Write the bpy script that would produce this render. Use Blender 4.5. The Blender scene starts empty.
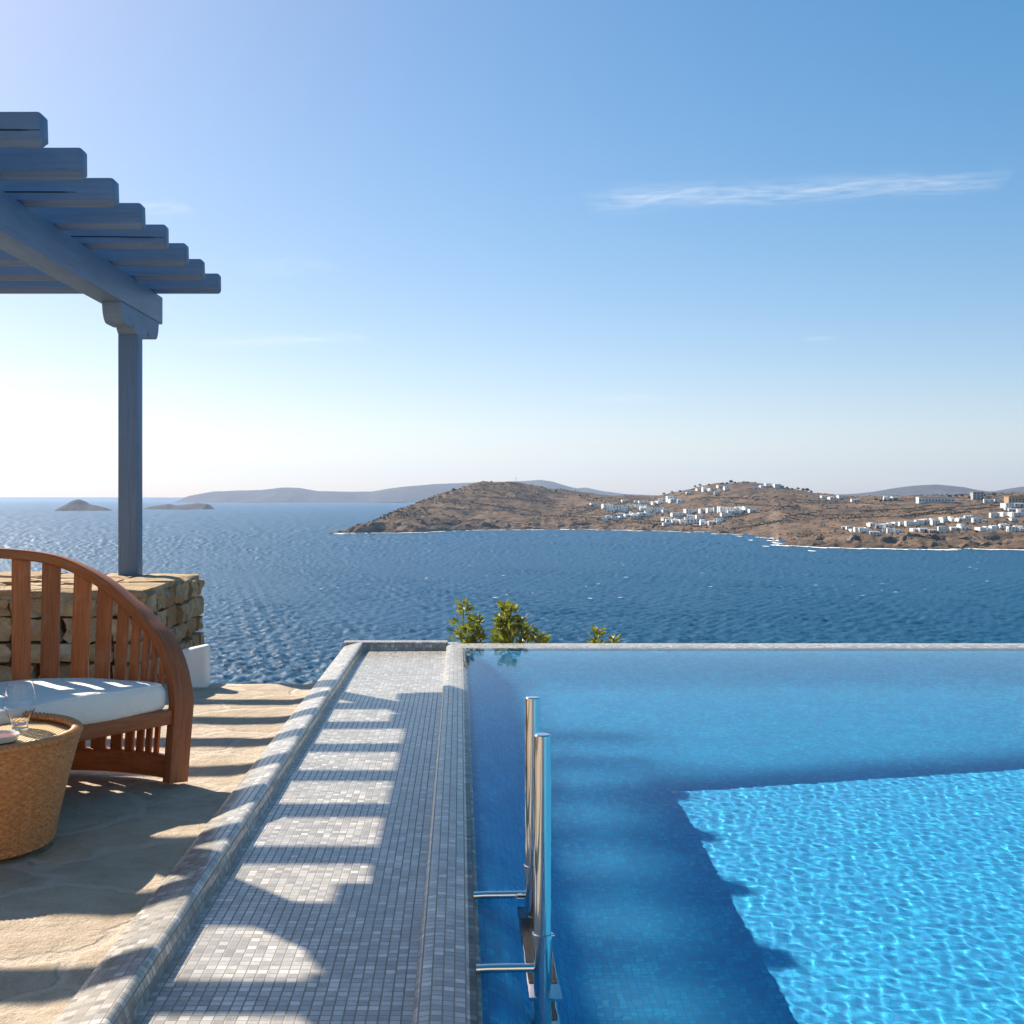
import bpy, bmesh, math, random
import numpy as np
from mathutils import Vector, Matrix, noise
random.seed(7); rng = np.random.default_rng(7)
C = bpy.context.scene.collection
S = bpy.context.scene
R = math.radians
PI = math.pi

# ------------------------------------------------------------------ camera
cam_d = bpy.data.cameras.new('camera'); cam = bpy.data.objects.new('camera', cam_d); C.objects.link(cam)
F = 1200.0; CX = 460.0; HY = 497.0; EYE = 1.3        # focal length in pixels, vanishing point, eye height over the terrace
cam.location = (0, 0, EYE); cam.rotation_euler = (R(90), 0, 0)
cam_d.sensor_width = 36; cam_d.lens = F / 1024 * 36
cam_d.shift_x = (512 - CX) / 1024; cam_d.shift_y = (HY - 512) / 1024
cam_d.clip_start = .05; cam_d.clip_end = 150000
S.camera = cam

# ------------------------------------------------------------------ light
SUN_AZ, SUN_EL = R(43.9), R(37.9)                        # azimuth to the left of +Y
sun_dir = Vector((-math.sin(SUN_AZ) * math.cos(SUN_EL), math.cos(SUN_AZ) * math.cos(SUN_EL), math.sin(SUN_EL)))
sl = bpy.data.lights.new('sun', 'SUN'); sun = bpy.data.objects.new('sun', sl); C.objects.link(sun)
sl.energy = 5.0; sl.angle = R(.5); sl.color = (1, .90, .76)
sun.rotation_euler = (-sun_dir).to_track_quat('-Z', 'Y').to_euler()
sl.cycles.is_caustics_light = True; sl.cycles.use_multiple_importance_sampling = False

w = bpy.data.worlds.new('World'); S.world = w; w.cycles.sampling_method = 'NONE'; w.use_nodes = True
nt = w.node_tree; nt.nodes.clear(); L = nt.links.new
def wn(t, **k):
    n = nt.nodes.new(t)
    for a, v in k.items(): setattr(n, a, v)
    return n
def wm(op, a, b=None, c=None):
    n = wn('ShaderNodeMath', operation=op)
    for i, q in enumerate((a, b, c)):
        if q is None: continue
        if isinstance(q, (int, float)): n.inputs[i].default_value = q
        else: L(q, n.inputs[i])
    return n.outputs[0]
sky = wn('ShaderNodeTexSky', sky_type='NISHITA', sun_disc=False)
sky.sun_elevation = SUN_EL; sky.sun_rotation = -SUN_AZ
sky.altitude = 40; sky.air_density = .8; sky.dust_density = .75; sky.ozone_density = 1.6
bg = wn('ShaderNodeBackground'); bg.inputs['Strength'].default_value = .084
out = wn('ShaderNodeOutputWorld')
# thin cirrus in a high flat layer: position = direction.xy / direction.z
tc = wn('ShaderNodeTexCoord'); sp = wn('ShaderNodeSeparateXYZ'); L(tc.outputs['Generated'], sp.inputs[0])
zc = wm('MAXIMUM', sp.outputs[2], .02)
px_ = wm('DIVIDE', sp.outputs[0], zc); py_ = wm('DIVIDE', sp.outputs[1], zc)
def streak(u0, v0, u1, v1, width, gain, seed):
    """a wisp between two directions given as x/y, z/y slopes"""
    P0 = Vector((u0 / v0, 1 / v0)); P1 = Vector((u1 / v1, 1 / v1)); d = P1 - P0; ln = d.length; d /= ln
    ax = wm('SUBTRACT', px_, P0.x); ay = wm('SUBTRACT', py_, P0.y)
    s = wm('DIVIDE', wm('ADD', wm('MULTIPLY', ax, d.x), wm('MULTIPLY', ay, d.y)), ln)
    n = wm('SUBTRACT', wm('MULTIPLY', ay, d.x), wm('MULTIPLY', ax, d.y))
    cb = wn('ShaderNodeCombineXYZ'); L(wm('MULTIPLY', s, ln * 1.0), cb.inputs[0]); L(wm('MULTIPLY', n, 1.0), cb.inputs[1]); cb.inputs[2].default_value = seed
    nz = wn('ShaderNodeTexNoise'); nz.inputs['Scale'].default_value = 2.2; nz.inputs['Detail'].default_value = 3; L(cb.outputs[0], nz.inputs['Vector'])
    nw = wm('ADD', n, wm('MULTIPLY', wm('SUBTRACT', nz.outputs['Fac'], .5), width * 2.2))
    cb2 = wn('ShaderNodeCombineXYZ'); L(wm('MULTIPLY', s, ln * 2.2), cb2.inputs[0]); L(wm('MULTIPLY', nw, 5.5), cb2.inputs[1]); cb2.inputs[2].default_value = seed + 4
    n2 = wn('ShaderNodeTexNoise'); n2.inputs['Scale'].default_value = 2.6; n2.inputs['Detail'].default_value = 7; n2.inputs['Roughness'].default_value = .62; L(cb2.outputs[0], n2.inputs['Vector'])
    win = wm('MULTIPLY', wm('MULTIPLY', s, wm('SUBTRACT', 1.0, s)), 4.0)
    win = wm('POWER', wm('MAXIMUM', win, 0.0), .45)
    k = wm('DIVIDE', nw, width); g = wm('POWER', 2.718, wm('MULTIPLY', wm('MULTIPLY', k, k), -1.0))
    t = wm('MAXIMUM', wm('SUBTRACT', n2.outputs['Fac'], .36), 0.0)
    return wm('MULTIPLY', wm('MULTIPLY', wm('MULTIPLY', win, g), t), gain)
def sl_(x, y): return ((x - CX) / F, (HY - y) / F)
tot = None
for (x0, y0, x1, y1, wd, gn, sd) in [(585, 204, 1010, 179, .12, 1.35, 1), (610, 196, 700, 190, .10, .9, 8), (140, 209, 190, 207, .06, 1.3, 2), (-80, 377, 120, 373, .45, 1.7, 3),
                                     (110, 391, 215, 386, .25, 1.4, 4), (190, 345, 370, 337, .22, 1.2, 5), (585, 401, 660, 396, .35, .9, 6),
                                     (420, 441, 520, 438, .6, .7, 7), (-60, 405, 150, 400, .5, .8, 9), (800, 340, 840, 337, .1, .5, 10), (240, 270, 330, 262, .15, .5, 11)]:
    st = streak(*sl_(x0, y0), *sl_(x1, y1), wd, gn, sd)
    tot = st if tot is None else wm('ADD', tot, st)
tot = wm('MINIMUM', tot, .8)
mx = wn('ShaderNodeMix', data_type='RGBA'); L(tot, mx.inputs[0]); hsv = wn('ShaderNodeHueSaturation'); hsv.inputs['Saturation'].default_value = 1.48; L(sky.outputs[0], hsv.inputs['Color'])
mul = wn('ShaderNodeMix', data_type='RGBA', blend_type='MULTIPLY'); mul.inputs[0].default_value = 1; gm = wn('ShaderNodeGamma'); gm.inputs['Gamma'].default_value = .74; L(hsv.outputs[0], gm.inputs['Color']); L(gm.outputs[0], mul.inputs[6]); mul.inputs[7].default_value = (1.50, 1.375, 1.335, 1)
L(mul.outputs[2], mx.inputs[6]); mx.inputs[7].default_value = (6.6, 6.6, 6.7, 1)
L(mx.outputs[2], bg.inputs['Color']); L(bg.outputs[0], out.inputs['Surface'])

S.view_settings.view_transform = 'Standard'; S.view_settings.look = 'None'
S.view_settings.exposure = 0.97; S.view_settings.gamma = 1
S.render.engine = 'CYCLES'
S.cycles.use_denoising = True
try: S.cycles.denoiser = 'OPENIMAGEDENOISE'
except Exception: pass
S.cycles.max_bounces = 8; S.cycles.diffuse_bounces = 3; S.cycles.glossy_bounces = 4; S.cycles.transmission_bounces = 6; S.cycles.transparent_max_bounces = 8
S.cycles.volume_bounces = 0
S.cycles.blur_glossy = 5.0; S.cycles.sample_clamp_indirect = 4.0; S.cycles.sample_clamp_direct = 0

# ------------------------------------------------------------------ node / mesh helpers
class Mat:
    def __init__(s, name, rough=.6, spec=.5, metal=0., color=(.5, .5, .5)):
        s.m = bpy.data.materials.new(name); s.m.use_nodes = True; s.t = s.m.node_tree
        s.b = s.t.nodes['Principled BSDF']; s.b.inputs['Roughness'].default_value = rough
        s.b.inputs['Specular IOR Level'].default_value = spec; s.b.inputs['Metallic'].default_value = metal
        s.b.inputs['Base Color'].default_value = (*color, 1)
    def n(s, t, **k):
        q = s.t.nodes.new(t)
        for a, v in k.items(): setattr(q, a, v)
        return q
    def l(s, a, b): s.t.links.new(a, b)
    def math(s, op, a, b=None, c=None):
        q = s.n('ShaderNodeMath', operation=op)
        for i, v in enumerate((a, b, c)):
            if v is None: continue
            if isinstance(v, (int, float)): q.inputs[i].default_value = v
            else: s.l(v, q.inputs[i])
        return q.outputs[0]
    def coord(s, kind='Object', scale=(1, 1, 1), loc=(0, 0, 0), rot=(0, 0, 0)):
        t = s.n('ShaderNodeTexCoord'); m = s.n('ShaderNodeMapping')
        m.inputs['Scale'].default_value = scale; m.inputs['Location'].default_value = loc; m.inputs['Rotation'].default_value = rot
        s.l(t.outputs[kind], m.inputs['Vector']); return m.outputs[0]
    def noise(s, vec, scale, detail=4, rough=.55, dist=0.):
        q = s.n('ShaderNodeTexNoise'); q.inputs['Scale'].default_value = scale; q.inputs['Detail'].default_value = detail
        q.inputs['Roughness'].default_value = rough; q.inputs['Distortion'].default_value = dist
        if vec is not None: s.l(vec, q.inputs['Vector'])
        return q.outputs['Fac']
    def ramp(s, fac, stops, interp='LINEAR'):
        q = s.n('ShaderNodeValToRGB'); q.color_ramp.interpolation = interp
        e = q.color_ramp.elements
        while len(e) < len(stops): e.new(.5)
        for i, (p, c) in enumerate(stops): e[i].position = p; e[i].color = (*c, 1)
        s.l(fac, q.inputs['Fac']); return q.outputs['Color']
    def mix(s, fac, a, b, blend='MIX'):
        q = s.n('ShaderNodeMix', data_type='RGBA', blend_type=blend)
        for i, v in ((0, fac), (6, a), (7, b)):
            if isinstance(v, (int, float)): q.inputs[i].default_value = v
            elif isinstance(v, tuple): q.inputs[i].default_value = (*v, 1)
            else: s.l(v, q.inputs[i])
        return q.outputs[2]
    def color(s, c): s.l(c, s.b.inputs['Base Color'])
    def bump(s, h, strength=.5, dist=.01, prev=None):
        q = s.n('ShaderNodeBump'); q.inputs['Strength'].default_value = strength; q.inputs['Distance'].default_value = dist
        s.l(h, q.inputs['Height'])
        if prev is not None: s.l(prev, q.inputs['Normal'])
        s.l(q.outputs[0], s.b.inputs['Normal']); return q.outputs[0]

def link(name, me, mat=None, parent=None):
    o = bpy.data.objects.new(name, me); C.objects.link(o)
    if mat is not None: me.materials.append(mat.m if isinstance(mat, Mat) else mat)
    if parent is not None: o.parent = parent
    return o
def from_np(name, V, Fc, mat, parent=None, smooth=True, uv=None):
    me = bpy.data.meshes.new(name); me.from_pydata([tuple(v) for v in V], [], [tuple(f) for f in Fc]); me.update()
    if smooth: me.polygons.foreach_set('use_smooth', [True] * len(me.polygons))
    if uv is not None:
        ul = me.uv_layers.new(name='UVMap'); idx = np.empty(len(me.loops), dtype=np.int32); me.loops.foreach_get('vertex_index', idx)
        ul.data.foreach_set('uv', np.asarray(uv, dtype=np.float32)[idx].ravel())
    return link(name, me, mat, parent)
def grid_faces(nu, nv, closed_u=False):
    f = []
    for j in range(nv - 1):
        for i in range(nu if closed_u else nu - 1):
            a = j * nu + i; b = j * nu + (i + 1) % nu
            f.append((a, b, b + nu, a + nu))
    return f
def bm_obj(name, bm, mat, parent=None, smooth=False):
    bmesh.ops.recalc_face_normals(bm, faces=bm.faces[:])
    me = bpy.data.meshes.new(name); bm.to_mesh(me); bm.free()
    if smooth:
        me.polygons.foreach_set('use_smooth', [True] * len(me.polygons))
        try: me.set_sharp_from_angle(angle=R(40))
        except Exception: pass
    return link(name, me, mat, parent)
def box(bm, x0, x1, y0, y1, z0, z1, bev=0., seg=2, M=None):
    old = set(bm.verts) if bev > 0 else None
    vs = bmesh.ops.create_cube(bm, size=1.0)['verts']
    for v in vs:
        v.co = Vector(((x0 + x1) / 2 + v.co.x * (x1 - x0), (y0 + y1) / 2 + v.co.y * (y1 - y0), (z0 + z1) / 2 + v.co.z * (z1 - z0)))
    if bev > 0:
        ed = list({e for v in vs for e in v.link_edges})
        bmesh.ops.bevel(bm, geom=ed, offset=bev, segments=seg, affect='EDGES', profile=.5)
        vs = [v for v in bm.verts if v not in old]
    if M is not None: bmesh.ops.transform(bm, matrix=M, verts=vs)
    return vs
def lathe(bm, prof, n=48, M=None, close=True):
    rings = []
    for r, z in prof:
        if r < 1e-6: rings.append([bm.verts.new((0, 0, z))])
        else: rings.append([bm.verts.new((r * math.cos(2 * PI * i / n), r * math.sin(2 * PI * i / n), z)) for i in range(n)])
    for a, b in zip(rings, rings[1:]):
        for i in range(n):
            j = (i + 1) % n
            if len(a) == 1 and len(b) == 1: continue
            if len(a) == 1: bm.faces.new((a[0], b[j], b[i]))
            elif len(b) == 1: bm.faces.new((a[i], a[j], b[0]))
            else: bm.faces.new((a[i], a[j], b[j], b[i]))
    if M is not None: bmesh.ops.transform(bm, matrix=M, verts=[v for r in rings for v in r])
def tube(bm, pts, rad, n=12, caps=True):
    pts = [Vector(p) for p in pts]; rings = []
    up = Vector((0, 0, 1))
    for i, p in enumerate(pts):
        t = (pts[min(i + 1, len(pts) - 1)] - pts[max(i - 1, 0)]).normalized()
        a = t.cross(up) if abs(t.dot(up)) < .95 else t.cross(Vector((1, 0, 0))); a.normalize(); b = t.cross(a)
        r = rad[i] if isinstance(rad, (list, tuple)) else rad
        rings.append([bm.verts.new(p + a * r * math.cos(2 * PI * k / n) + b * r * math.sin(2 * PI * k / n)) for k in range(n)])
    for p, q in zip(rings, rings[1:]):
        for k in range(n): bm.faces.new((p[k], p[(k + 1) % n], q[(k + 1) % n], q[k]))
    if caps: bm.faces.new(rings[0][::-1]); bm.faces.new(rings[-1])
def tag(o, label, cat, group=None):
    o['label'] = label; o['category'] = cat
    if group: o['group'] = group
    return o
def kind(o, k): o['kind'] = k; return o
def empty(name, loc=(0, 0, 0)):
    o = bpy.data.objects.new(name, None); o.location = loc; o.empty_display_size = .1; C.objects.link(o); return o

# ------------------------------------------------------------------ materials
def mosaic(name, tile, stops, grout, rough=.28, gw=.07, bump=.6, tint=None):
    m = Mat(name, rough=rough)
    uv = m.n('ShaderNodeUVMap'); sc = m.n('ShaderNodeVectorMath', operation='SCALE'); sc.inputs['Scale'].default_value = 1 / tile
    m.l(uv.outputs[0], sc.inputs[0])
    fl = m.n('ShaderNodeVectorMath', operation='FLOOR'); m.l(sc.outputs[0], fl.inputs[0])
    fr = m.n('ShaderNodeVectorMath', operation='FRACTION'); m.l(sc.outputs[0], fr.inputs[0])
    wnz = m.n('ShaderNodeTexWhiteNoise', noise_dimensions='3D'); m.l(fl.outputs[0], wnz.inputs['Vector'])
    col = m.ramp(wnz.outputs['Value'], stops, 'CONSTANT')
    s = m.n('ShaderNodeSeparateXYZ'); m.l(fr.outputs[0], s.inputs[0])
    def edge(c): return m.math('SUBTRACT', .5, m.math('ABSOLUTE', m.math('SUBTRACT', c, .5)))
    e = m.math('MINIMUM', edge(s.outputs[0]), edge(s.outputs[1]))
    mask = m.n('ShaderNodeMapRange', interpolation_type='SMOOTHSTEP'); mask.inputs['From Min'].default_value = gw * .45; mask.inputs['From Max'].default_value = gw * 1.3
    m.l(e, mask.inputs['Value'])
    v = m.noise(m.coord('Object'), 90, 4); col = m.mix(m.math('MULTIPLY', v, .35), col, (.22, .2, .18), 'MIX')
    big = m.noise(m.coord('Object', loc=(3, 7, 1)), 1.6, 5, .6); lime = m.noise(m.coord('Object', loc=(1, 2, 5)), 5.5, 7, .7)
    col = m.mix(m.ramp(lime, [(.52, (0, 0, 0)), (.74, (.45, .45, .45))]), col, tuple(min(1, q * 1.25 + .04) for q in stops[-1][1]))
    col = m.mix(m.math('MULTIPLY', m.math('MAXIMUM', m.math('SUBTRACT', big, .5), 0.), .9), col, tint or (.33, .29, .24))
    m.color(m.mix(mask.outputs[0], grout, col))
    rg = m.math('ADD', rough, m.math('MULTIPLY', m.math('SUBTRACT', 1., mask.outputs[0]), .5)); m.l(rg, m.b.inputs['Roughness'])
    tilt = m.math('MULTIPLY', wnz.outputs['Value'], .35)
    m.bump(m.math('ADD', mask.outputs[0], tilt), bump, .0022)
    return m
M_MOSAIC = mosaic('grey_mosaic', .03, [(0, (.29, .275, .25)), (.22, (.355, .34, .31)), (.45, (.41, .39, .355)), (.65, (.48, .455, .41)), (.8, (.56, .53, .49)), (.92, (.70, .66, .60))], (.25, .215, .17), rough=.2)
M_POOLTILE = mosaic('blue_pool_mosaic', .025, [(0, (.001, .34, .70)), (.3, (.001, .39, .77)), (.6, (.002, .45, .84)), (.85, (.008, .54, .90))], (.01, .36, .7), rough=.5, bump=.15, tint=(.001, .40, .78))

m = M_STONE = Mat('terrace_flagstone', rough=.82, spec=.25)
co = m.coord('Object'); wob = m.noise(co, 3.0, 3)
vadd = m.n('ShaderNodeVectorMath', operation='ADD'); vs = m.n('ShaderNodeVectorMath', operation='SCALE'); vs.inputs['Scale'].default_value = .22
nzc = m.n('ShaderNodeTexNoise'); nzc.inputs['Scale'].default_value = 3.5; nzc.inputs['Detail'].default_value = 3; m.l(co, nzc.inputs['Vector'])
m.l(nzc.outputs['Color'], vs.inputs[0]); m.l(co, vadd.inputs[0]); m.l(vs.outputs[0], vadd.inputs[1])
vo = m.n('ShaderNodeTexVoronoi', feature='DISTANCE_TO_EDGE'); vo.inputs['Scale'].default_value = 1.75; m.l(vadd.outputs[0], vo.inputs['Vector'])
vc = m.n('ShaderNodeTexVoronoi', feature='F1'); vc.inputs['Scale'].default_value = 1.75; m.l(vadd.outputs[0], vc.inputs['Vector'])
sx = m.n('ShaderNodeSeparateXYZ'); m.l(vc.outputs['Color'], sx.inputs[0])
stone = m.ramp(sx.outputs[0], [(0, (.42, .325, .235)), (.3, (.51, .41, .305)), (.6, (.58, .475, .36)), (.8, (.47, .375, .285)), (1, (.53, .42, .305))])
n1 = m.noise(co, 7, 8, .65); n2 = m.noise(co, 45, 6, .6)
stone = m.mix(m.ramp(n1, [(.42, (0, 0, 0)), (.66, (.9, .9, .9))]), stone, (.36, .27, .18))
stone = m.mix(m.math('MULTIPLY', n2, .4), stone, (.62, .51, .37))
jm = m.n('ShaderNodeMapRange', interpolation_type='SMOOTHSTEP'); jm.inputs['From Min'].default_value = .016; jm.inputs['From Max'].default_value = .045; m.l(vo.outputs['Distance'], jm.inputs['Value'])
m.color(m.mix(jm.outputs[0], (.57, .46, .355), stone))
h = m.math('ADD', m.math('MULTIPLY', jm.outputs[0], m.math('ADD', .12, m.math('MULTIPLY', sx.outputs[1], .2))), m.math('ADD', m.math('MULTIPLY', n1, 1.1), m.math('MULTIPLY', n2, .35)))
n3 = m.noise(co, 160, 4, .6); h = m.math('ADD', h, m.math('MULTIPLY', n3, .22)); m.bump(h, 1.0, .032)

def paint(name, c, stretch, rough=.5, var=.22):
    m = Mat(name, rough=rough, spec=.35)
    n1 = m.noise(m.coord('Object'), 2.3, 6, .6); n2 = m.noise(m.coord('Object', scale=stretch), 1.0, 5, .65, .8); n3 = m.noise(m.coord('Object', scale=stretch, loc=(3, 1, 2)), .35, 4)
    d = tuple(v * (1 - var) for v in c); b = tuple(min(1, v * (1 + var)) for v in c)
    col = m.mix(n1, d, b); col = m.mix(m.math('MULTIPLY', m.ramp(n2, [(.5, (0, 0, 0)), (.72, (1, 1, 1))]), .5), col, tuple(v * .55 for v in c))
    col = m.mix(m.math('MULTIPLY', m.ramp(n3, [(.55, (0, 0, 0)), (.75, (1, 1, 1))]), .4), col, tuple(min(1, v * 1.35 + .02) for v in c))
    chip = m.noise(m.coord('Object', scale=tuple(q * .25 for q in stretch)), 3.0, 6, .7)
    col = m.mix(m.ramp(chip, [(.70, (0, 0, 0)), (.73, (.8, .8, .8))]), col, (.20, .17, .14)); m.color(col)
    m.bump(m.math('ADD', n2, m.math('MULTIPLY', m.noise(m.coord('Object'), 40, 3), .3)), .5, .006)
    return m
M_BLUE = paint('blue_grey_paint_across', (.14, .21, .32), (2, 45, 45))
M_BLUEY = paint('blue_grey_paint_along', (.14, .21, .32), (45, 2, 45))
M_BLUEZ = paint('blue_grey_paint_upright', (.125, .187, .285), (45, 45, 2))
M_CRACK = Mat('crack', rough=.9, color=(.02, .03, .05))

m = M_TEAK = Mat('oiled_teak', rough=.42, spec=.4)
co = m.coord('UV', scale=(1, 1, 1))
g1 = m.noise(m.coord('UV', scale=(3, 45, 1)), 1.6, 6, .6, 1.2); g2 = m.noise(m.coord('UV', scale=(1.5, 6, 1)), 1.0, 3)
oi = m.n('ShaderNodeObjectInfo')
col = m.ramp(g1, [(.25, (.22, .06, .015)), (.5, (.40, .125, .035)), (.75, (.55, .21, .068))])
col = m.mix(m.math('MULTIPLY', g2, .7), col, (.27, .075, .022)); col = m.mix(m.ramp(m.noise(m.coord('Object'), 5, 6, .7), [(.55, (0, 0, 0)), (.75, (.45, .45, .45))]), col, (.42, .26, .16))
hs = m.n('ShaderNodeHueSaturation'); m.l(col, hs.inputs['Color']); m.l(m.math('ADD', .8, m.math('MULTIPLY', oi.outputs['Random'], .4)), hs.inputs['Value'])
m.color(hs.outputs[0]); m.bump(g1, .15, .002)

m = M_WHITECLOTH = Mat('white_canvas', rough=.9, spec=.15)
co = m.coord('Object'); m.color(m.mix(m.noise(co, 9, 4), (.80, .76, .69), (.88, .85, .79)))
m.bump(m.math('ADD', m.noise(co, 7, 5, .55, .9), m.math('MULTIPLY', m.noise(co, 300, 2), .06)), .6, .035)

m = M_RATTAN = Mat('honey_rattan', rough=.5, spec=.35)
co = m.coord('Object'); a = m.noise(co, 60, 4); b = m.noise(co, 8, 3)
c1 = m.ramp(a, [(.3, (.37, .145, .045)), (.55, (.58, .265, .095)), (.75, (.70, .38, .16))])
m.color(m.mix(m.math('MULTIPLY', b, .5), c1, (.46, .19, .06)))

m = M_DRYSTONE = Mat('dry_stone', rough=.9, spec=.2)
geo = m.n('ShaderNodeNewGeometry'); co = m.coord('Object')
base = m.ramp(geo.outputs['Random Per Island'], [(0, (.27, .18, .10)), (.3, (.42, .30, .18)), (.55, (.54, .41, .26)), (.8, (.40, .31, .22)), (1, (.60, .47, .32))])
nn = m.noise(co, 12, 7, .65); base = m.mix(m.ramp(nn, [(.38, (0, 0, 0)), (.66, (1, 1, 1))]), base, (.33, .20, .09))
base = m.mix(m.ramp(m.noise(co, 5, 5), [(.55, (0, 0, 0)), (.7, (.7, .7, .7))]), base, (.46, .41, .34))
m.color(base); m.bump(m.math('ADD', nn, m.math('MULTIPLY', m.noise(co, 60, 5), .4)), .9, .03)
m = M_WALLCORE = Mat('wall_core', rough=.95, color=(.16, .115, .07))
m = M_LIME = Mat('whitewash', rough=.85, spec=.2)
co = m.coord('Object'); nn = m.noise(co, 4, 6, .6); m.color(m.mix(nn, (.70, .68, .65), (.82, .81, .79))); m.bump(m.noise(co, 18, 6), .4, .015)

m = M_STEEL = Mat('polished_steel', rough=.07, metal=1., color=(.74, .72, .69))
m.bump(m.noise(m.coord('Object', scale=(30, 30, 1.5)), 1.0, 3), .04, .002)
M_STEELD = Mat('dark_grip', rough=.6, color=(.02, .02, .02))
m = M_GLASS = Mat('clear_glass', rough=.0, color=(1, 1, 1)); m.b.inputs['Transmission Weight'].default_value = 1; m.b.inputs['IOR'].default_value = 1.32
m = M_DRINK = Mat('iced_drink', rough=.0, color=(1, .93, .85)); m.b.inputs['Transmission Weight'].default_value = 1; m.b.inputs['IOR'].default_value = 1.33
M_ICE = Mat('ice', rough=.25, color=(.95, .97, 1)); M_ICE.b.inputs['Transmission Weight'].default_value = .7; M_ICE.b.inputs['IOR'].default_value = 1.31
M_CERAMIC = Mat('white_ceramic', rough=.25, color=(.78, .77, .74))
M_WAX = Mat('dark_red_wax', rough=.4, color=(.13, .022, .014))

m = M_WATER = Mat('pool_water'); m.t.nodes.remove(m.b)
gl = m.n('ShaderNodeBsdfRefraction'); gl.inputs['IOR'].default_value = 1.33; gl.inputs['Roughness'].default_value = 0; gl.inputs['Color'].default_value = (1, 1, 1, 1)
gls = m.n('ShaderNodeBsdfGlossy'); gls.inputs['Roughness'].default_value = .03
lw = m.n('ShaderNodeFresnel'); lw.inputs['IOR'].default_value = 1.33
fac = m.math('MINIMUM', m.math('MULTIPLY', m.math('POWER', lw.outputs[0], 2.0), 1.9), .62)
mxs = m.n('ShaderNodeMixShader'); m.l(m.math('SUBTRACT', 1., fac), mxs.inputs[0]); m.l(gls.outputs[0], mxs.inputs[1]); m.l(gl.outputs[0], mxs.inputs[2])
m.l(mxs.outputs[0], m.t.nodes['Material Output'].inputs['Surface'])

m = M_SEA = Mat('sea_water', rough=.42, spec=.30); m.b.inputs['IOR'].default_value = 1.33
pat = m.noise(m.coord('Object', scale=(1, 2.2, 1)), .004, 5, .6)
m.color(m.mix(pat, (.003, .054, .118), (.006, .076, .155)))
wv3 = m.noise(m.coord('Object', scale=(1, 1.5, 1), rot=(0, 0, R(35))), .9, 4, .65)
m.bump(wv3, .8, .5)
M_FOAM = Mat('foam', rough=.9, color=(.82, .85, .87))

def hill_mat(name, cols, scrub, s=1.0, bumpd=3.0):
    m = Mat(name, rough=.95, spec=.1); co = m.coord('Object', scale=(s, s, s))
    n1 = m.noise(co, .006, 6, .6); n2 = m.noise(m.coord('Object', scale=(s, s, s * 3)), .03, 7, .68); n3 = m.noise(co, .11, 5, .7); n4 = m.noise(m.coord('Object', scale=(s, s, s * 6)), .018, 8, .72)
    c = m.ramp(n1, [(.3, cols[0]), (.5, cols[1]), (.7, cols[2])])
    c = m.mix(m.ramp(n2, [(.45, (0, 0, 0)), (.62, (.85, .85, .85))]), c, scrub)
    c = m.mix(m.ramp(n3, [(.5, (0, 0, 0)), (.6, (.8, .8, .8))]), c, tuple(v * .75 for v in scrub))
    c = m.mix(m.ramp(n4, [(.56, (0, 0, 0)), (.68, (.5, .5, .5))]), c, tuple(v * 1.4 for v in cols[2]))
    # bare rock where the ground is steep
    g = m.n('ShaderNodeNewGeometry'); sz = m.n('ShaderNodeSeparateXYZ'); m.l(g.outputs['Normal'], sz.inputs[0])
    st = m.ramp(m.math('ADD', sz.outputs[2], m.math('MULTIPLY', m.math('SUBTRACT', n2, .5), .35)), [(.76, (1, 1, 1)), (.91, (0, 0, 0))])
    rock = m.ramp(n3, [(.3, (.055, .047, .04)), (.5, (.15, .122, .098)), (.72, (.33, .265, .205))])
    c = m.mix(m.math('MULTIPLY', st, .8), c, rock)
    m.color(c); m.bump(m.math('ADD', n2, m.math('MULTIPLY', n3, .5)), .9, bumpd); return m
M_HILL = hill_mat('dry_hill', [(.095, .066, .047), (.155, .097, .06), (.215, .142, .088)], (.052, .043, .03))
M_FARHILL = hill_mat('far_hill', [(.06, .052, .045), (.075, .063, .052), (.095, .08, .065)], (.04, .036, .03), .35, 8.)
M_HOUSE = Mat('house_whitewash', rough=.9, spec=.1, color=(.90, .87, .82))
M_HOUSEG = Mat('house_grey_render', rough=.9, spec=.1, color=(.42, .41, .40))
M_HOUSEO = Mat('house_ochre_stone', rough=.9, spec=.1, color=(.50, .34, .20))
M_WINDOW = Mat('window_glass_dark', rough=.2, color=(.03, .045, .07))
m = M_LEAF = Mat('leaf', rough=.45, spec=.4); g = m.n('ShaderNodeNewGeometry')
m.color(m.ramp(g.outputs['Random Per Island'], [(0, (.07, .10, .018)), (.3, (.19, .22, .03)), (.65, (.34, .32, .04)), (1, (.52, .43, .08))]))
m.b.inputs['Subsurface Weight'].default_value = 0
tr = m.n('ShaderNodeBsdfTranslucent'); tr.inputs['Color'].default_value = (.22, .26, .03, 1); ad = m.n('ShaderNodeMixShader'); ad.inputs[0].default_value = .35
m.l(m.b.outputs[0], ad.inputs[1]); m.l(tr.outputs[0], ad.inputs[2]); m.l(ad.outputs[0], m.t.nodes['Material Output'].inputs['Surface'])
M_BARK = Mat('bark', rough=.9, color=(.12, .085, .055))
M_SCRUB = Mat('scrub_leaf', rough=.9, spec=.1, color=(.05, .055, .025))

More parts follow.
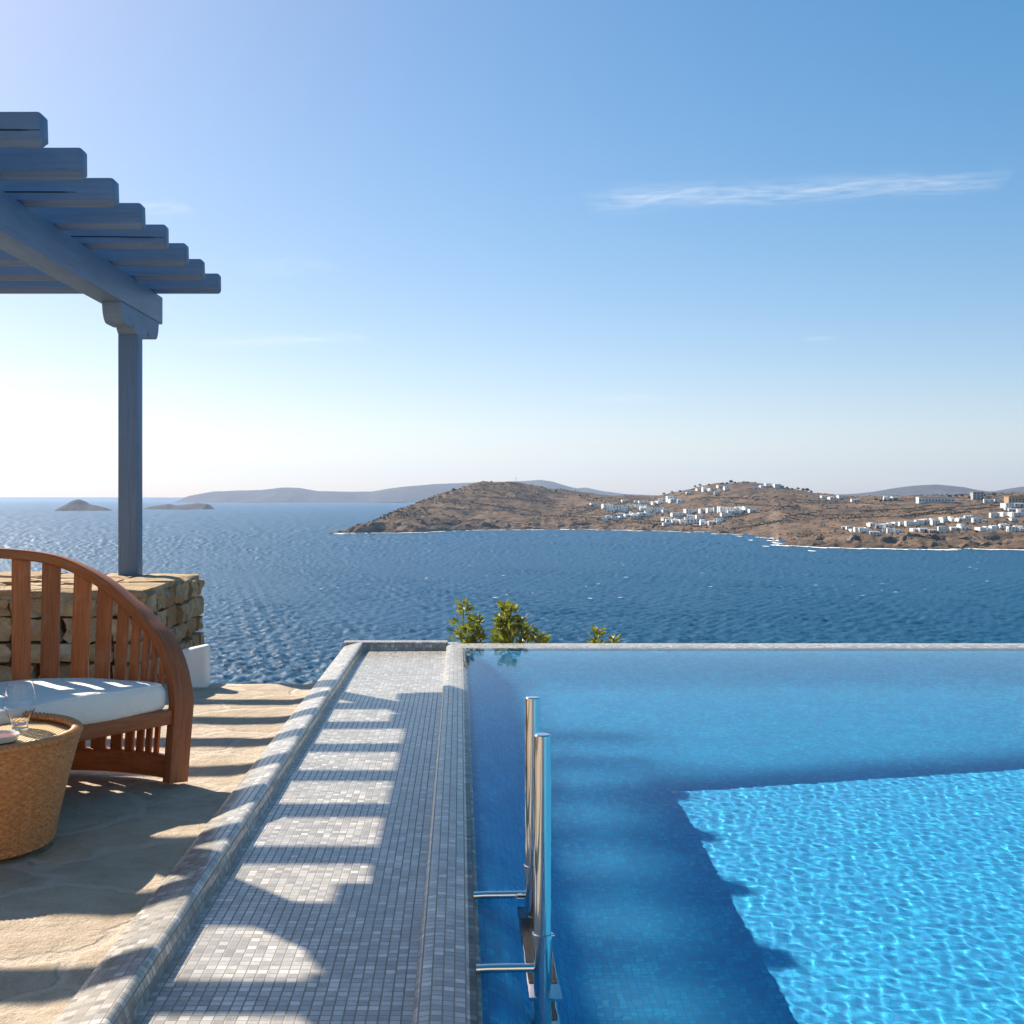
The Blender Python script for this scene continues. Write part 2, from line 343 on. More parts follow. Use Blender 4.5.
# ------------------------------------------------------------------ sea
SEA = EYE - 40.0
rows_d = np.concatenate([np.linspace(9, 205, 30), 48000 / np.arange(728 - HY, 3.0, -.5), [17000, 20000, 26000, 40000, 80000, 140000]])
cols = np.concatenate([np.linspace(-14000, -200, 60), np.arange(-180, 1220, 1.6), np.linspace(1240, 14000, 60)])
cu_ = (cols - CX) / F
SX = np.outer(rows_d, cu_); SY = np.repeat(rows_d[:, None], len(cols), 1); SH = np.zeros_like(SX)
drow = np.gradient(rows_d)[:, None]
wr = np.random.default_rng(3)
for k in range(80):
    lam = 1.4 * (5 ** wr.random()); th = R(118) + wr.normal() * .8; kk = 2 * PI / lam
    att = np.clip(lam / (drow * 1.5) - .2, 0, 1) * (SY < 9000) * (SY > 100)
    SH += att * .042 / kk * np.sin(kk * (SX * math.cos(th) + SY * math.sin(th)) + wr.random() * 6.283)
for j in range(len(rows_d)):                                     # wind chop finer than the waves above
    if rows_d[j] < 200 or rows_d[j] > 9000: continue
    kw = max(2, int(rows_d[j] * .0032)); q = np.convolve(wr.normal(size=len(cols) + kw * 4), np.hanning(kw + 2)[1:-1], 'same')[:len(cols)]
    SH[j] += q / q.std() * .031 * min(drow[j, 0], 12)
lane = np.zeros_like(SX)
for k in range(14):
    lam = 60 * (9 ** wr.random()); th = R(28) + wr.normal() * .5; kk = 2 * PI / lam; lane += np.sin(kk * (SX * math.cos(th) + SY * math.sin(th)) + wr.random() * 6.283)
SH *= np.clip(.95 + .09 * lane, .6, 1.3)
sea = kind(from_np('sea', np.stack([SX.ravel(), SY.ravel(), (SEA + SH).ravel()], 1), grid_faces(len(cols), len(rows_d)), M_SEA), 'structure')

# ------------------------------------------------------------------ terrace, pool
TF = 8.43                                                     # far edge of the terrace
def sheet(name, x0, x1, y0, y1, z, n, mat):
    pass
nx, ny = 90, 150
xs = np.linspace(-9, -1.0, nx); ys = np.linspace(-3, TF, ny); X, Y = np.meshgrid(xs, ys)
Z = np.array([[.012 * noise.noise((x * 1.3, y * 1.3, 0)) + .006 * noise.noise((x * 5, y * 5, 3)) for x in xs] for y in ys])
Z -= Z.max(); Z[:, -1] = -.004
Y[-1, :] += np.array([.05 * noise.noise((x * 2.5, 4, 0)) + .02 * noise.noise((x * 9, 4, 0)) for x in xs])
V = np.stack([X.ravel(), Y.ravel(), Z.ravel()], 1).tolist(); Fc = grid_faces(nx, ny)
o = len(V)
for i in range(nx): V.append((X[-1, i], Y[-1, i] + .02, -2.2))
for i in range(nx - 1): Fc.append(((ny - 1) * nx + i, (ny - 1) * nx + i + 1, o + i + 1, o + i))
terrace = kind(from_np('terrace', V, Fc, M_STONE), 'structure')

def extrude_profile(name, prof, y0, y1, ny, mat, axis='y', fix=0.):
    """sweep a cross-section (x,z) along y (or along x), UV = arc length by run"""
    prof = [Vector(p) for p in prof]; arc = [0.]
    for a, b in zip(prof, prof[1:]): arc.append(arc[-1] + (b - a).length)
    V, U = [], []
    for j in range(ny):
        t = y0 + (y1 - y0) * j / (ny - 1)
        for p, a in zip(prof, arc):
            V.append((p.x, t, p.y) if axis == 'y' else (t, p.x, p.y)); U.append((a + fix, t))
    return from_np(name, V, grid_faces(len(prof), ny), mat, uv=U)
def arcp(cx, cz, r, a0, a1, n): return [(cx + r * math.cos(R(a0 + (a1 - a0) * i / n)), cz + r * math.sin(R(a0 + (a1 - a0) * i / n))) for i in range(n + 1)]
KERB_FAR = 10.55; CH = -.035
# kerb: rises gently from the terrace, rounds over and drops into the channel
kp = [(-1.012, -.06), (-1.010, -.004), (-.998, .006), (-.95, .020), (-.90, .031)] + [(-.868, .036)] + arcp(-.866, .011, .026, 88, 10, 6)[1:] + [(-.833, -.01), (-.829, CH - .002)]
kerb = kind(extrude_profile('pool_kerb', kp, -3, KERB_FAR, 60, M_MOSAIC), 'structure')
kp2 = [(KERB_FAR - .145, CH - .002), (KERB_FAR - .135, -.005), (KERB_FAR - .125, .018)] + arcp(KERB_FAR - .10, .016, .024, 170, 92, 5) + [(KERB_FAR - .03, .043), (KERB_FAR, .036), (KERB_FAR + .012, .0), (KERB_FAR + .014, -1.5)]
kf = kind(extrude_profile('pool_kerb', kp2, -1.01, -.108, 30, M_MOSAIC, axis='x'), 'structure')
V, U = [], []
for j, y in enumerate(np.linspace(-3, KERB_FAR - .14, 120)):
    for i, x in enumerate(np.linspace(-.832, -.115, 24)):
        V.append((x, y, CH + .0025 * noise.noise((x * 2, y * 2, 5)))); U.append((x, y))
ch = kind(from_np('pool_channel', V, grid_faces(24, 120), M_MOSAIC, uv=U), 'structure')
WL = .006                                                     # water level
wp = [(-.122, CH - .004), (-.119, -.022)] + arcp(-.098, -.008, .022, 168, 100, 5) + [(-.075, .0175), (-.045, .0165), (-.015, .0135), (.015, .0095), (.034, .003)] + arcp(.034, -.0225, .0245, 80, 0, 5) + [(.0585, -.10), (.06, -3.2)]
FARW = 10.26
weir = kind(extrude_profile('pool_weir', wp, -3, FARW + .36, 60, M_MOSAIC), 'structure')
fp = [(FARW - .07, -3.2), (FARW - .068, -.10)] + arcp(FARW - .035, -.035, .030, 180, 100, 5) + [(FARW, .002), (FARW + .05, .009), (FARW + .10, .0155), (FARW + .20, .018), (FARW + .27, .016)] + arcp(FARW + .27, -.012, .026, 80, 0, 4) + [(FARW + .30, -1.5)]
PX1 = 8.0
wf = kind(extrude_profile('pool_weir', fp, -.06, PX1, 60, M_MOSAIC, axis='x'), 'structure')
PD = WL - .75
def floor_piece(pts):
    V = [(x, y, PD) for x, y in pts]
    return kind(from_np('pool_floor', V, [tuple(range(len(V)))], M_POOLTILE, uv=[(v[0], v[1]) for v in V]), 'structure')
FX = 8.0; fy = lambda x: 6.05 + .20 * (x - 1.075); fx = lambda y: 1.075 + .022 * (y - 6.05)
pf = floor_piece([(fx(-3), -3), (FX, -3), (FX, fy(FX)), (1.075, 6.05)])  # floor split here draws the sunlit patch outline; only this piece takes caustics
CVX, CVY, ZC = .42, 8.7, -.07                                  # floor coved up to left and far walls, shape added to brighten those edges
def cove(x, y):
    t = max(0, (CVX - x) / (CVX - .06), (y - CVY) / (FARW - .07 - CVY)); return PD + (ZC - PD) * t * t * (3 - 2 * t) if t < 1 else ZC
def floor_grid(xf, yf, nu, nv):
    V, U = [], []
    for j in range(nv):
        for i in range(nu):
            x, y = xf(i / (nu - 1), j / (nv - 1)), yf(i / (nu - 1), j / (nv - 1)); V.append((x, y, cove(x, y))); U.append((x, y))
    return kind(from_np('pool_floor', V, grid_faces(nu, nv), M_POOLTILE, uv=U), 'structure')
floor_grid(lambda u, v: .058 + (fx(-3 + 9.05 * v) - .058) * u, lambda u, v: -3 + 9.05 * v, 40, 40)
floor_grid(lambda u, v: .058 + (FX - .058) * u ** 1.6, lambda u, v: (6.05 if .058 + (FX - .058) * u ** 1.6 < 1.075 else fy(.058 + (FX - .058) * u ** 1.6)) * (1 - v) + (FARW - .066) * v, 60, 50)
def wallsheet(vs, uv):
    return kind(from_np('pool_wall', vs, [(0, 1, 2, 3)], M_POOLTILE, smooth=False, uv=uv), 'structure')
zt = -.105
wallsheet([(.062, -3, PD), (.062, FARW - .07, PD), (.062, FARW - .07, zt), (.062, -3, zt)], [(-3, PD), (FARW, PD), (FARW, zt), (-3, zt)])
wallsheet([(.06, FARW - .072, PD), (PX1, FARW - .072, PD), (PX1, FARW - .072, zt), (.06, FARW - .072, zt)], [(0, PD), (PX1, PD), (PX1, zt), (0, zt)])
wallsheet([(PX1, FARW - .06, PD), (PX1, -3, PD), (PX1, -3, .1), (PX1, FARW - .06, .1)], [(0, PD), (13, PD), (13, 0), (0, 0)])
wallsheet([(.06, -2.99, PD), (PX1, -2.99, PD), (PX1, -2.99, .1), (.06, -2.99, .1)], [(0, PD), (PX1, PD), (PX1, 0), (0, 0)])
kind(extrude_profile('pool_kerb', [(PX1 - .02, -.12), (PX1 - .018, .02)] + arcp(PX1 + .01, .02, .026, 170, 92, 4) + [(PX1 + .2, .05), (PX1 + .3, .046), (PX1 + .32, -1.5)], -3, KERB_FAR, 40, M_MOSAIC), 'structure')
# water: a real rippled sheet
gx = np.concatenate([np.arange(.0, 4.6, .0095), np.arange(4.6, PX1 + .01, .2)]); gy = np.concatenate([np.arange(-2.98, 2.2, .12), np.arange(2.2, 8.2, .0095), np.arange(8.2, FARW + .06, .03)])
X, Y = np.meshgrid(gx, gy); H = np.zeros_like(X)
NW = 60; WSL = .0031
for k in range(NW):
    lam = .030 * (3.2 ** (rng.random() ** 1.2)); th = R(35) + rng.normal() * .7
    kk = 2 * PI / lam; slope = WSL * (lam / .2) ** .3
    H += slope / kk * np.sin(kk * (X * math.cos(th) + Y * math.sin(th)) + rng.random() * 2 * PI)
fade = np.clip((X + .03) / .25, .15, 1) * np.clip((FARW + .06 - Y) / .3, .1, 1)
V = np.stack([X.ravel(), Y.ravel(), (WL + H * fade).ravel()], 1)
Fa = np.array(grid_faces(len(gx), len(gy))); cyy = V[Fa, 1].mean(1); cxx = V[Fa, 0].mean(1)
so = PD - WL; ox = sun_dir.x / sun_dir.z * -so; oy = sun_dir.y / sun_dir.z * -so
near = (cxx > fx(cyy - oy) + ox) & (cyy < fy(cxx - ox) + oy)  # water cut to match the floor patch, so the split shapes the sunlight
def sub(Fs):
    ids, inv = np.unique(Fs, return_inverse=True); return V[ids], inv.reshape(-1, 4)
wa = kind(from_np('pool_water', *sub(Fa[near]), M_WATER), 'structure'); wa.cycles.is_caustics_caster = True
kind(from_np('pool_water', *sub(Fa[~near]), M_WATER), 'structure')
pf.cycles.is_caustics_receiver = True

# hillside under the villa, falling to the sea
nx, ny = 60, 40
V = []
for j in range(ny):
    t = j / (ny - 1); y = -30 + 118 * t
    for i in range(nx):
        x = -70 + 140 * i / (nx - 1)
        e = max(0, (y - 8.8)); zz = -4.2 - e * .5
        n_ = noise.fractal((x * .08, y * .08, 1), .6, 2.1, 5)
        V.append((x, y, zz + n_ * (.25 if e < 3 else 1.2)))
hs_ = kind(from_np('hillside', V, grid_faces(nx, ny), M_HILL), 'structure')

M_RENDER = Mat('villa_render', rough=.9, spec=.15); m = M_RENDER; co = m.coord('Object'); m.color(m.mix(m.noise(co, 1.5, 6, .6), (.52, .40, .28), (.66, .54, .40))); m.bump(m.noise(co, 14, 6), .5, .02)
vil = empty('villa', (0, -4, 0)); tag(vil, 'warm stone rendered villa facing the pool and terrace', 'villa')
bm = bmesh.new()
for (x0, x1, z0, z1) in [(-9, -3.2, 0, 4.2), (-1.8, 1.0, 0, 4.2), (3.0, 9, 0, 4.2), (-3.2, -1.8, 2.2, 4.2), (1.0, 3.0, 2.3, 4.2)]: box(bm, x0, x1, -4.5, -4, z0 - .05, z1)
bm_obj('wall', bm, M_RENDER, vil).matrix_parent_inverse = Matrix.Translation((0, 4, 0))
for (x0, x1, h) in [(-3.2, -1.8, 2.2), (1.0, 3.0, 2.3)]:
    bm = bmesh.new(); box(bm, x0, x1, -4.3, -4.25, -.05, h); bm_obj('door', bm, M_BLUE, vil).matrix_parent_inverse = Matrix.Translation((0, 4, 0))
# ------------------------------------------------------------------ stone wall and white plinth
_t = bmesh.new(); bmesh.ops.create_cube(_t, size=2.0); bmesh.ops.subdivide_edges(_t, edges=_t.edges[:], cuts=3, use_grid_fill=True)
_t.verts.index_update(); STV = [v.co.copy() for v in _t.verts]; STF = [[v.index for v in f.verts] for f in _t.faces]; _t.free()
def stone_lump(bm, c, sx, sy, sz, seed):
    """rough hewn block: a subdivided box, corners rounded, faces jittered"""
    nv = []
    for co in STV:
        p = co.lerp(co.normalized() * 1.25, .26)
        p = p + noise.noise_vector((p.x * 1.1 + seed, p.y * 1.1, p.z * 1.1)) * .30 + noise.noise_vector((p.x * 3 + seed, p.y * 3, p.z * 3)) * .12
        nv.append(bm.verts.new((c[0] + p.x * sx, c[1] + p.y * sy, c[2] + p.z * sz)))
    for f in STF: bm.faces.new([nv[i] for i in f])
WX, WY0, WY1, WZ = -2.235, 8.36, 10.38, .60
wall = empty('stone_wall', (-4.5, 9.2, 0)); tag(wall, 'tan dry stone wall of rough blocks carrying the blue pergola post', 'wall')
bm = bmesh.new(); box(bm, -9 + 4.5, WX - .09 + 4.5, WY0 + .09 - 9.2, WY1 - .05 - 9.2, -2.0, WZ - .04); bm_obj('core', bm, M_WALLCORE, wall)
bm = bmesh.new(); sd = 0
z = -.05
for hrow in (.19, .15, .17, .14):                              # courses
    x = -7.2
    while x < WX - .12:
        wdt = random.uniform(.16, .42)
        if x + wdt > WX - .03: wdt = WX - .0 - x
        sd += 3.7; hh_ = hrow * random.uniform(.85, 1.06)
        stone_lump(bm, (x + wdt / 2 + 4.5, WY0 + .09 - 9.2 + random.uniform(-.02, .02), z + hrow / 2), wdt / 2 * .93, .12, hh_ / 2 * .95, sd); x += wdt
    y = WY0 + .16
    while y < WY1 - .05:
        wdt = random.uniform(.14, .34)
        if y + wdt > WY1 - .1: wdt = WY1 - y
        sd += 3.1; hh_ = hrow * random.uniform(.85, 1.1)
        stone_lump(bm, (WX - .09 + 4.5 + random.uniform(-.025, .02), y + wdt / 2 - 9.2, z + hrow / 2), .11, wdt / 2 * .93, hh_ / 2 * .97, sd); y += wdt
    z += hrow
bm_obj('face_stones', bm, M_DRYSTONE, wall, True)
bm = bmesh.new()
x = -6.4
while x < WX - .1:                                             # flat capping slabs
    wdt = random.uniform(.3, .6)
    if x + wdt > WX - .15: wdt = WX + .01 - x
    y = WY0 - .01
    while y < WY1 - .02:
        dy = random.uniform(.28, .55)
        if y + dy > WY1 - .2: dy = WY1 - y
        sd += 2.3
        stone_lump(bm, (x + wdt / 2 + 4.5, y + dy / 2 - 9.2, WZ + random.uniform(-.008, .012)), wdt / 2 * .96, dy / 2 * .96, .045, sd); y += dy
    x += wdt
bm_obj('capping_slabs', bm, M_DRYSTONE, wall, True)
bm = bmesh.new(); vs = box(bm, -1.95, -1.742, 8.27, 8.40, -2.1, .235, .03, 3)
for v in vs:
    if v.co.z > .1: v.co.z += (v.co.x + 1.95) * .22
pl = bm_obj('white_plinth', bm, M_LIME, None, True); tag(pl, 'low whitewashed masonry block at the foot of the stone wall', 'plinth')

# ------------------------------------------------------------------ pergola
D8 = 10.6
perg = empty('pergola', (-2.7, 9.8, .6)); tag(perg, 'blue grey painted timber pergola standing on the stone wall above the terrace', 'pergola')
PO = Vector(perg.location)
def place(o):
    o.matrix_parent_inverse = Matrix.Translation(-PO); return o
BX0, BX1 = -2.91, -2.70; BZ0, BZ1 = 2.866, 3.112
RT = EYE + D8 / 5.385
def beam(x0, x1):
    bm = bmesh.new(); box(bm, x0, x1, 1.5, 10.9, BZ0, BZ1, .008, 2)
    return place(bm_obj('beam', bm, M_BLUEY, perg, True))
beam(BX0, BX1); beam(BX0 - 2.75, BX1 - 2.75)
XE = -.2005 * D8
RT_LIST = [(0, 0), (.3, -.002), (.05, .004), (-.15, 0), (.2, .006), (0, -.004), (.15, .003), (-.1, 0)]
for k in range(8):
    y = D8 + .06 - k * .637
    bm = bmesh.new()
    hw = .058 + .005 * noise.noise((k * 3.3, 0, 0)); z0 = BZ1 - .004; z1 = 3.279 + .006 * noise.noise((k * 1.7, 2, 0))
    xe = XE + .022 * noise.noise((k * 2.1, 5, 0))
    vs = box(bm, -5.9, xe, y - hw, y + hw, z0, z1, .018, 4)
    # ends worn round, underside rounded off
    for v in vs:
        if v.co.z < z0 + .012: v.co.y = y + (v.co.y - y) * .45
        elif v.co.z < z0 + .03: v.co.y = y + (v.co.y - y) * .97; v.co.z += .012
        e = (xe - v.co.x)
        if e < .04:
            zz = (v.co.z - (z0 + z1) / 2) / ((z1 - z0) / 2); v.co.x -= .022 * zz * zz * (1 if k % 3 else .4)
    bmesh.ops.bisect_plane(bm, geom=bm.verts[:] + bm.edges[:] + bm.faces[:], plane_co=(-3.5, 0, 0), plane_no=(1, 0, 0))
    rf = place(bm_obj('rafter', bm, M_BLUE, perg, True))
    if k in (3, 5, 7, 8):                                        # weathering cracks
        bm = bmesh.new(); zc_ = z0 + (z1 - z0) * (.45 if k != 8 else .72)
        pts = []
        for i in range(26):
            x = -3.4 + (xe + 3.4 - (.02 if k != 5 else .25)) * i / 25
            pts.append((x, y - hw - .0005, zc_ + .008 * noise.noise((x * 2, k, 0))))
        tube(bm, pts, [.0045 * (1 if 3 < i < 24 else .4) for i in range(26)], 6)
        c_ = bm_obj('crack', bm, M_CRACK, rf)
PW = .17
def post(py, x0, x1, zb):
    x0 += .04
    bm = bmesh.new(); box(bm, x0 + .004, x1 - .004, py - PW / 2, py + PW / 2, zb, BZ0 - .20, .007, 2)
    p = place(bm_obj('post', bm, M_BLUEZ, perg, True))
    # scrolled bracket (corbel) under the beam
    prof = []
    half = .60; dp = .165
    def lower(t):                                                # depth below the beam along the bracket
        a = abs(t)
        if a > half - .12: q = (a - (half - .12)) / .12; return dp * math.sqrt(max(0, 1 - q * q)) if q < 1 else 0
        if a > .27: return dp
        if a > .23: return dp - .045 * math.sin((.27 - a) / .04 * PI / 2)
        if a > .12: q = (.23 - a) / .11; return dp - .045 + .085 * math.sin(q * PI / 2)
        return dp + .045
    bm = bmesh.new(); n = 120; top0, bot0, top1, bot1 = [], [], [], []
    for i in range(n + 1):
        t = -half + 2 * half * i / n; d = max(lower(t), .012)
        for (x, ta, ba) in ((x0 + .008, top0, bot0), (x1 - .008, top1, bot1)):
            ta.append(bm.verts.new((x, py + .05 + t, BZ0 - .002))); ba.append(bm.verts.new((x, py + .05 + t, BZ0 - d)))
    for i in range(n):
        bm.faces.new((top0[i], top0[i + 1], bot0[i + 1], bot0[i])); bm.faces.new((top1[i], bot1[i], bot1[i + 1], top1[i + 1]))
        bm.faces.new((bot0[i], bot0[i + 1], bot1[i + 1], bot1[i])); bm.faces.new((top0[i], top1[i], top1[i + 1], top0[i + 1]))
    bm.faces.new((top0[0], bot0[0], bot1[0], top1[0])); bm.faces.new((top0[n], top1[n], bot1[n], bot0[n]))
    place(bm_obj('bracket', bm, M_BLUEY, perg, True))
post(10.14, BX0, BX1, WZ - .02)
post(6.12, BX0, BX1, -.03)
post(10.14, BX0 - 2.75, BX1 - 2.75, WZ - .02); post(3.2, BX0 - 2.75, BX1 - 2.75, -.03)

# ------------------------------------------------------------------ teak bench
bench = empty('garden_armchair', (-1.66, 5.2, 0)); tag(bench, 'curved back teak armchair with fanned slats and white seat cushion', 'armchair')
Lg = Vector((-1.286, 5.5)); U_ = Vector((-.61, -.79)); V_ = Vector((-.79, .61)); A_, B_ = .6, .8; CC = Lg + U_ * A_
ZT = [(0, .36), (.0857, .54), (.319, .74), (.462, .825), (.595, .90), (.752, .965), (.905, 1.012), (1.12, 1.042), (1.5708, 1.06)]
ZM = [3.2] + [((ZT[i + 1][1] - ZT[i][1]) / (ZT[i + 1][0] - ZT[i][0]) + (ZT[i][1] - ZT[i - 1][1]) / (ZT[i][0] - ZT[i - 1][0])) / 2 for i in range(1, len(ZT) - 1)] + [0.]
def rail_z(th):
    t = th if th <= PI / 2 else PI - th
    i = max(0, min(len(ZT) - 2, sum(1 for a, b in ZT if a <= t) - 1)); h = ZT[i + 1][0] - ZT[i][0]; q = (t - ZT[i][0]) / h
    return (2 * q**3 - 3 * q * q + 1) * ZT[i][1] + (q**3 - 2 * q * q + q) * h * ZM[i] + (3 * q * q - 2 * q**3) * ZT[i + 1][1] + (q**3 - q * q) * h * ZM[i + 1]
def cpt(th, z, off=0.):
    p = Lg + U_ * A_ * (1 - math.cos(th)) + V_ * B_ * math.sin(th)
    n_ = (-U_ * math.cos(th) / A_ + V_ * math.sin(th) / B_).normalized()
    p = p + n_ * (.10 * z + off)
    return Vector((p.x, p.y, z)), Vector((n_.x, n_.y, 0))
BO = Vector(bench.location)
def bplace(o): o.matrix_parent_inverse = Matrix.Translation(-BO); return o
def sweep_rect(name, path, sides, mat, half, parent=None, plc=None, bev=.0):
    """sweep a rounded rectangle; sides = (unit vector a, unit vector b) per point, half = (ha, hb) per point"""
    V, UV = [], []; sec = []
    r = .28
    for sx, sy in ((1, 1), (-1, 1), (-1, -1), (1, -1)):
        for k in range(4):
            a = {(1, 1): 0, (-1, 1): 90, (-1, -1): 180, (1, -1): 270}[(sx, sy)] + 30 * k
            sec.append((sx, sy, math.cos(R(a)), math.sin(R(a))))
    ln = 0
    for i, p in enumerate(path):
        if i: ln += (path[i] - path[i - 1]).length
        a, b = sides[i]; ha, hb = half[i]; rr = min(ha, hb) * r; per = 0; last = None
        for (sx, sy, c, s_) in sec:
            q = (sx * (ha - rr) + c * rr, sy * (hb - rr) + s_ * rr)
            if last: per += math.hypot(q[0] - last[0], q[1] - last[1])
            last = q; V.append(p + a * q[0] + b * q[1]); UV.append((ln, per))
    n = len(sec); Fc = grid_faces(n, len(path), True)
    Fc.append(tuple(range(n))[::-1]); Fc.append(tuple(range((len(path) - 1) * n, len(path) * n)))
    o = from_np(name, V, Fc, mat, parent, True, UV)
    try: o.data.set_sharp_from_angle(angle=R(50))
    except Exception: pass
    if plc: plc(o)
    return o
# top rail that sweeps down into the two front legs
path, sides, half = [], [], []
ths = [(0, z) for z in np.linspace(0., .36, 8)] + [(t, None) for t in np.linspace(.02, PI - .02, 90)] + [(PI, z) for z in np.linspace(.36, 0., 8)]
raw = []
for th, z in ths:
    zz = rail_z(th) if z is None else z
    raw.append((th, *cpt(th, zz - .02 * min(1, min(th, PI - th) / .3), -.024)))
for i, (th, p, n_) in enumerate(raw):
    t = (raw[min(i + 1, len(raw) - 1)][1] - raw[max(i - 1, 0)][1]).normalized()
    b = t.cross(n_).normalized()
    path.append(p); sides.append((n_ - t * n_.dot(t), b))
    a = min(th, PI - th); wv = np.interp(a, [0, .1, .5, 1.2, 1.6], [.055, .052, .043, .038, .037])
    half.append((float(wv), float(np.interp(a, [0, .15, .6, 1.6], [.027, .027, .025, .023]))))
sides = [(a.normalized(), b) for a, b in sides]
sweep_rect('top_rail', path, sides, M_TEAK, half, bench, bplace)
# bottom ring and seat rail behind
def ring(name, z, ha, hb, off, t0=.05, t1=PI - .05):
    pth, sd_, hf = [], [], []
    for th in np.linspace(t0, t1, 60):
        p, n_ = cpt(th, z, off); pth.append(p); sd_.append((n_, Vector((0, 0, 1)))); hf.append((ha, hb))
    return sweep_rect(name, pth, sd_, M_TEAK, hf, bench, bplace)
ring('base_ring', .060, .022, .052, -.02)
ring('seat_ring', .285, .02, .032, -.045)
deg = [10.2, 13.8, 17.5, 22, 27.4, 34.6, 43.1, 54.4, 65.2, 77.6, 90]
deg = deg + [180 - d for d in deg[:-1]][::-1]
for d in deg:
    th = R(d); zt_ = rail_z(th) - .035
    pth, sd_, hf = [], [], []
    for z in np.linspace(.09, zt_, 8):
        p, n_ = cpt(th, float(z), -.024); tan = Vector((-n_.y, n_.x, 0)); pth.append(p); sd_.append((tan, n_)); hf.append((float(np.interp(min(d, 180 - d), [10, 14, 18, 22, 28, 35, 44], [.012, .015, .019, .023, .029, .038, .043])), .0085))
    sweep_rect('slat', pth, sd_, M_TEAK, hf, bench, bplace)
p0, _ = cpt(0, .28); p1, _ = cpt(PI, .28)
fd = (p1 - p0).normalized(); fn = Vector((-fd.y, fd.x, 0))
if fn.dot(Vector((V_.x, V_.y, 0))) < 0: fn = -fn
a0 = p0 + fd * .035; a1 = p1 - fd * .035
for v_ in (a0, a1): v_.z = .300
a0 += fn * .01; a1 += fn * .01
sweep_rect('front_rail', [a0.lerp(a1, i / 6) for i in range(7)], [(fn, Vector((0, 0, 1)))] * 7, M_TEAK, [(.02, .034)] * 7, bench, bplace)
# seat boards
for k in range(6):
    sdepth = .08 + k * .115
    if sdepth > B_ - .1: break
    hwid = A_ * math.sqrt(max(0, 1 - (sdepth / (B_ - .02)) ** 2)) - .06
    c0 = Vector((CC.x, CC.y, 0)) + Vector((V_.x, V_.y, 0)) * sdepth
    pa = c0 - Vector((U_.x, U_.y, 0)) * hwid; pb = c0 + Vector((U_.x, U_.y, 0)) * hwid; pa.z = pb.z = .315
    sweep_rect('seat_board', [pa.lerp(pb, i / 4) for i in range(5)], [(Vector((V_.x, V_.y, 0)), Vector((0, 0, 1)))] * 5, M_TEAK, [(.048, .01)] * 5, bench, bplace)
# cushion
V, Fc = [], []
outl = []
for i in range(30): outl.append((-1 + 2 * i / 30, 0.))
for i in range(66): a = PI * i / 66; outl.append((math.cos(a), math.sin(a)))
cz = .388; thick = .066
lay = []
for j in range(17):
    a = -90 + 180 * j / 16; cs = math.copysign(abs(math.cos(R(a))) ** .55, 1); sn = math.copysign(abs(math.sin(R(a))) ** .62, math.sin(R(a)))
    inset = .055 * (1 - cs)
    lay.append((inset, cz + thick * sn))
for inset, z in lay:
    for (q, r_) in outl:
        ax = (A_ - .075 - inset); bx = (B_ - .11 - inset * 2)
        bul = .028 * (1 - q * q) if r_ == 0 else 0
        p = CC - U_ * 0 + U_ * (-q * ax) + V_ * (.005 + inset - bul + r_ * bx)
        nz = .012 * noise.noise((p.x * 4, p.y * 4, z * 5))
        V.append((p.x, p.y, z + nz))
n = len(outl); Fc = grid_faces(n, len(lay), True); Fc.append(tuple(range(n))[::-1])
# top: rings shrinking to the centre, gently domed
base = (len(lay) - 1) * n; cen = CC + V_ * (.4 * B_)
prev = base
for s_ in (.8, .55, .3, .1):
    st = len(V)
    for k in range(n):
        q = V[base + k]; px2 = cen.x + (q[0] - cen.x) * s_; py2 = cen.y + (q[1] - cen.y) * s_
        V.append((px2, py2, cz + thick + .010 * (1 - s_) + .008 * noise.noise((px2 * 5, py2 * 5, 0))))
    for k in range(n): Fc.append((prev + k, prev + (k + 1) % n, st + (k + 1) % n, st + k))
    prev = st
Fc.append(tuple(range(prev, prev + n)))
cu = from_np('seat_cushion', V, Fc, M_WHITECLOTH); tag(cu, 'thick white canvas cushion lying on the teak armchair seat', 'cushion')
# piping along the top and bottom edge of the front
for zz, ins in ((lay[13][1], lay[13][0]),):
    bm = bmesh.new(); pts = [Vector(V[13 * n + k]) + Vector((0, 0, .0)) for k in range(n)]; pts.append(pts[0]); tube(bm, pts, .0045, 8, False)
    bm_obj('piping', bm, M_WHITECLOTH, cu, True)

# ------------------------------------------------------------------ rattan table with a glass and a dish
TX, TY = -1.83, 4.5
tab = empty('rattan_table', (TX, TY, 0)); tag(tab, 'round tapered honey rattan drum table beside the armchair', 'side table')
NST, NROW = 112, 36; SA, SR = 8, 5
nu = NST * SA; rows = NROW * SR + 1
phi = np.arange(nu) / nu * 2 * PI
V = []
for j in range(rows):
    f = j / (rows - 1); zz = .004 + .405 * f; rad = .292 + .098 * f ** 1.15
    rf = (j % SR) / SR; row = j // SR
    bulge = math.sin(rf * PI) ** .7
    wv = .5 + .5 * np.cos(phi * NST / 2 + PI * row)
    rr = rad + .009 * bulge * (wv * .85 + .15) - .004
    V.append(np.stack([rr * np.cos(phi), rr * np.sin(phi), np.full(nu, zz)], 1))
V = np.concatenate(V)
from_np('woven_side', V, grid_faces(nu, rows, True), M_RATTAN, tab)
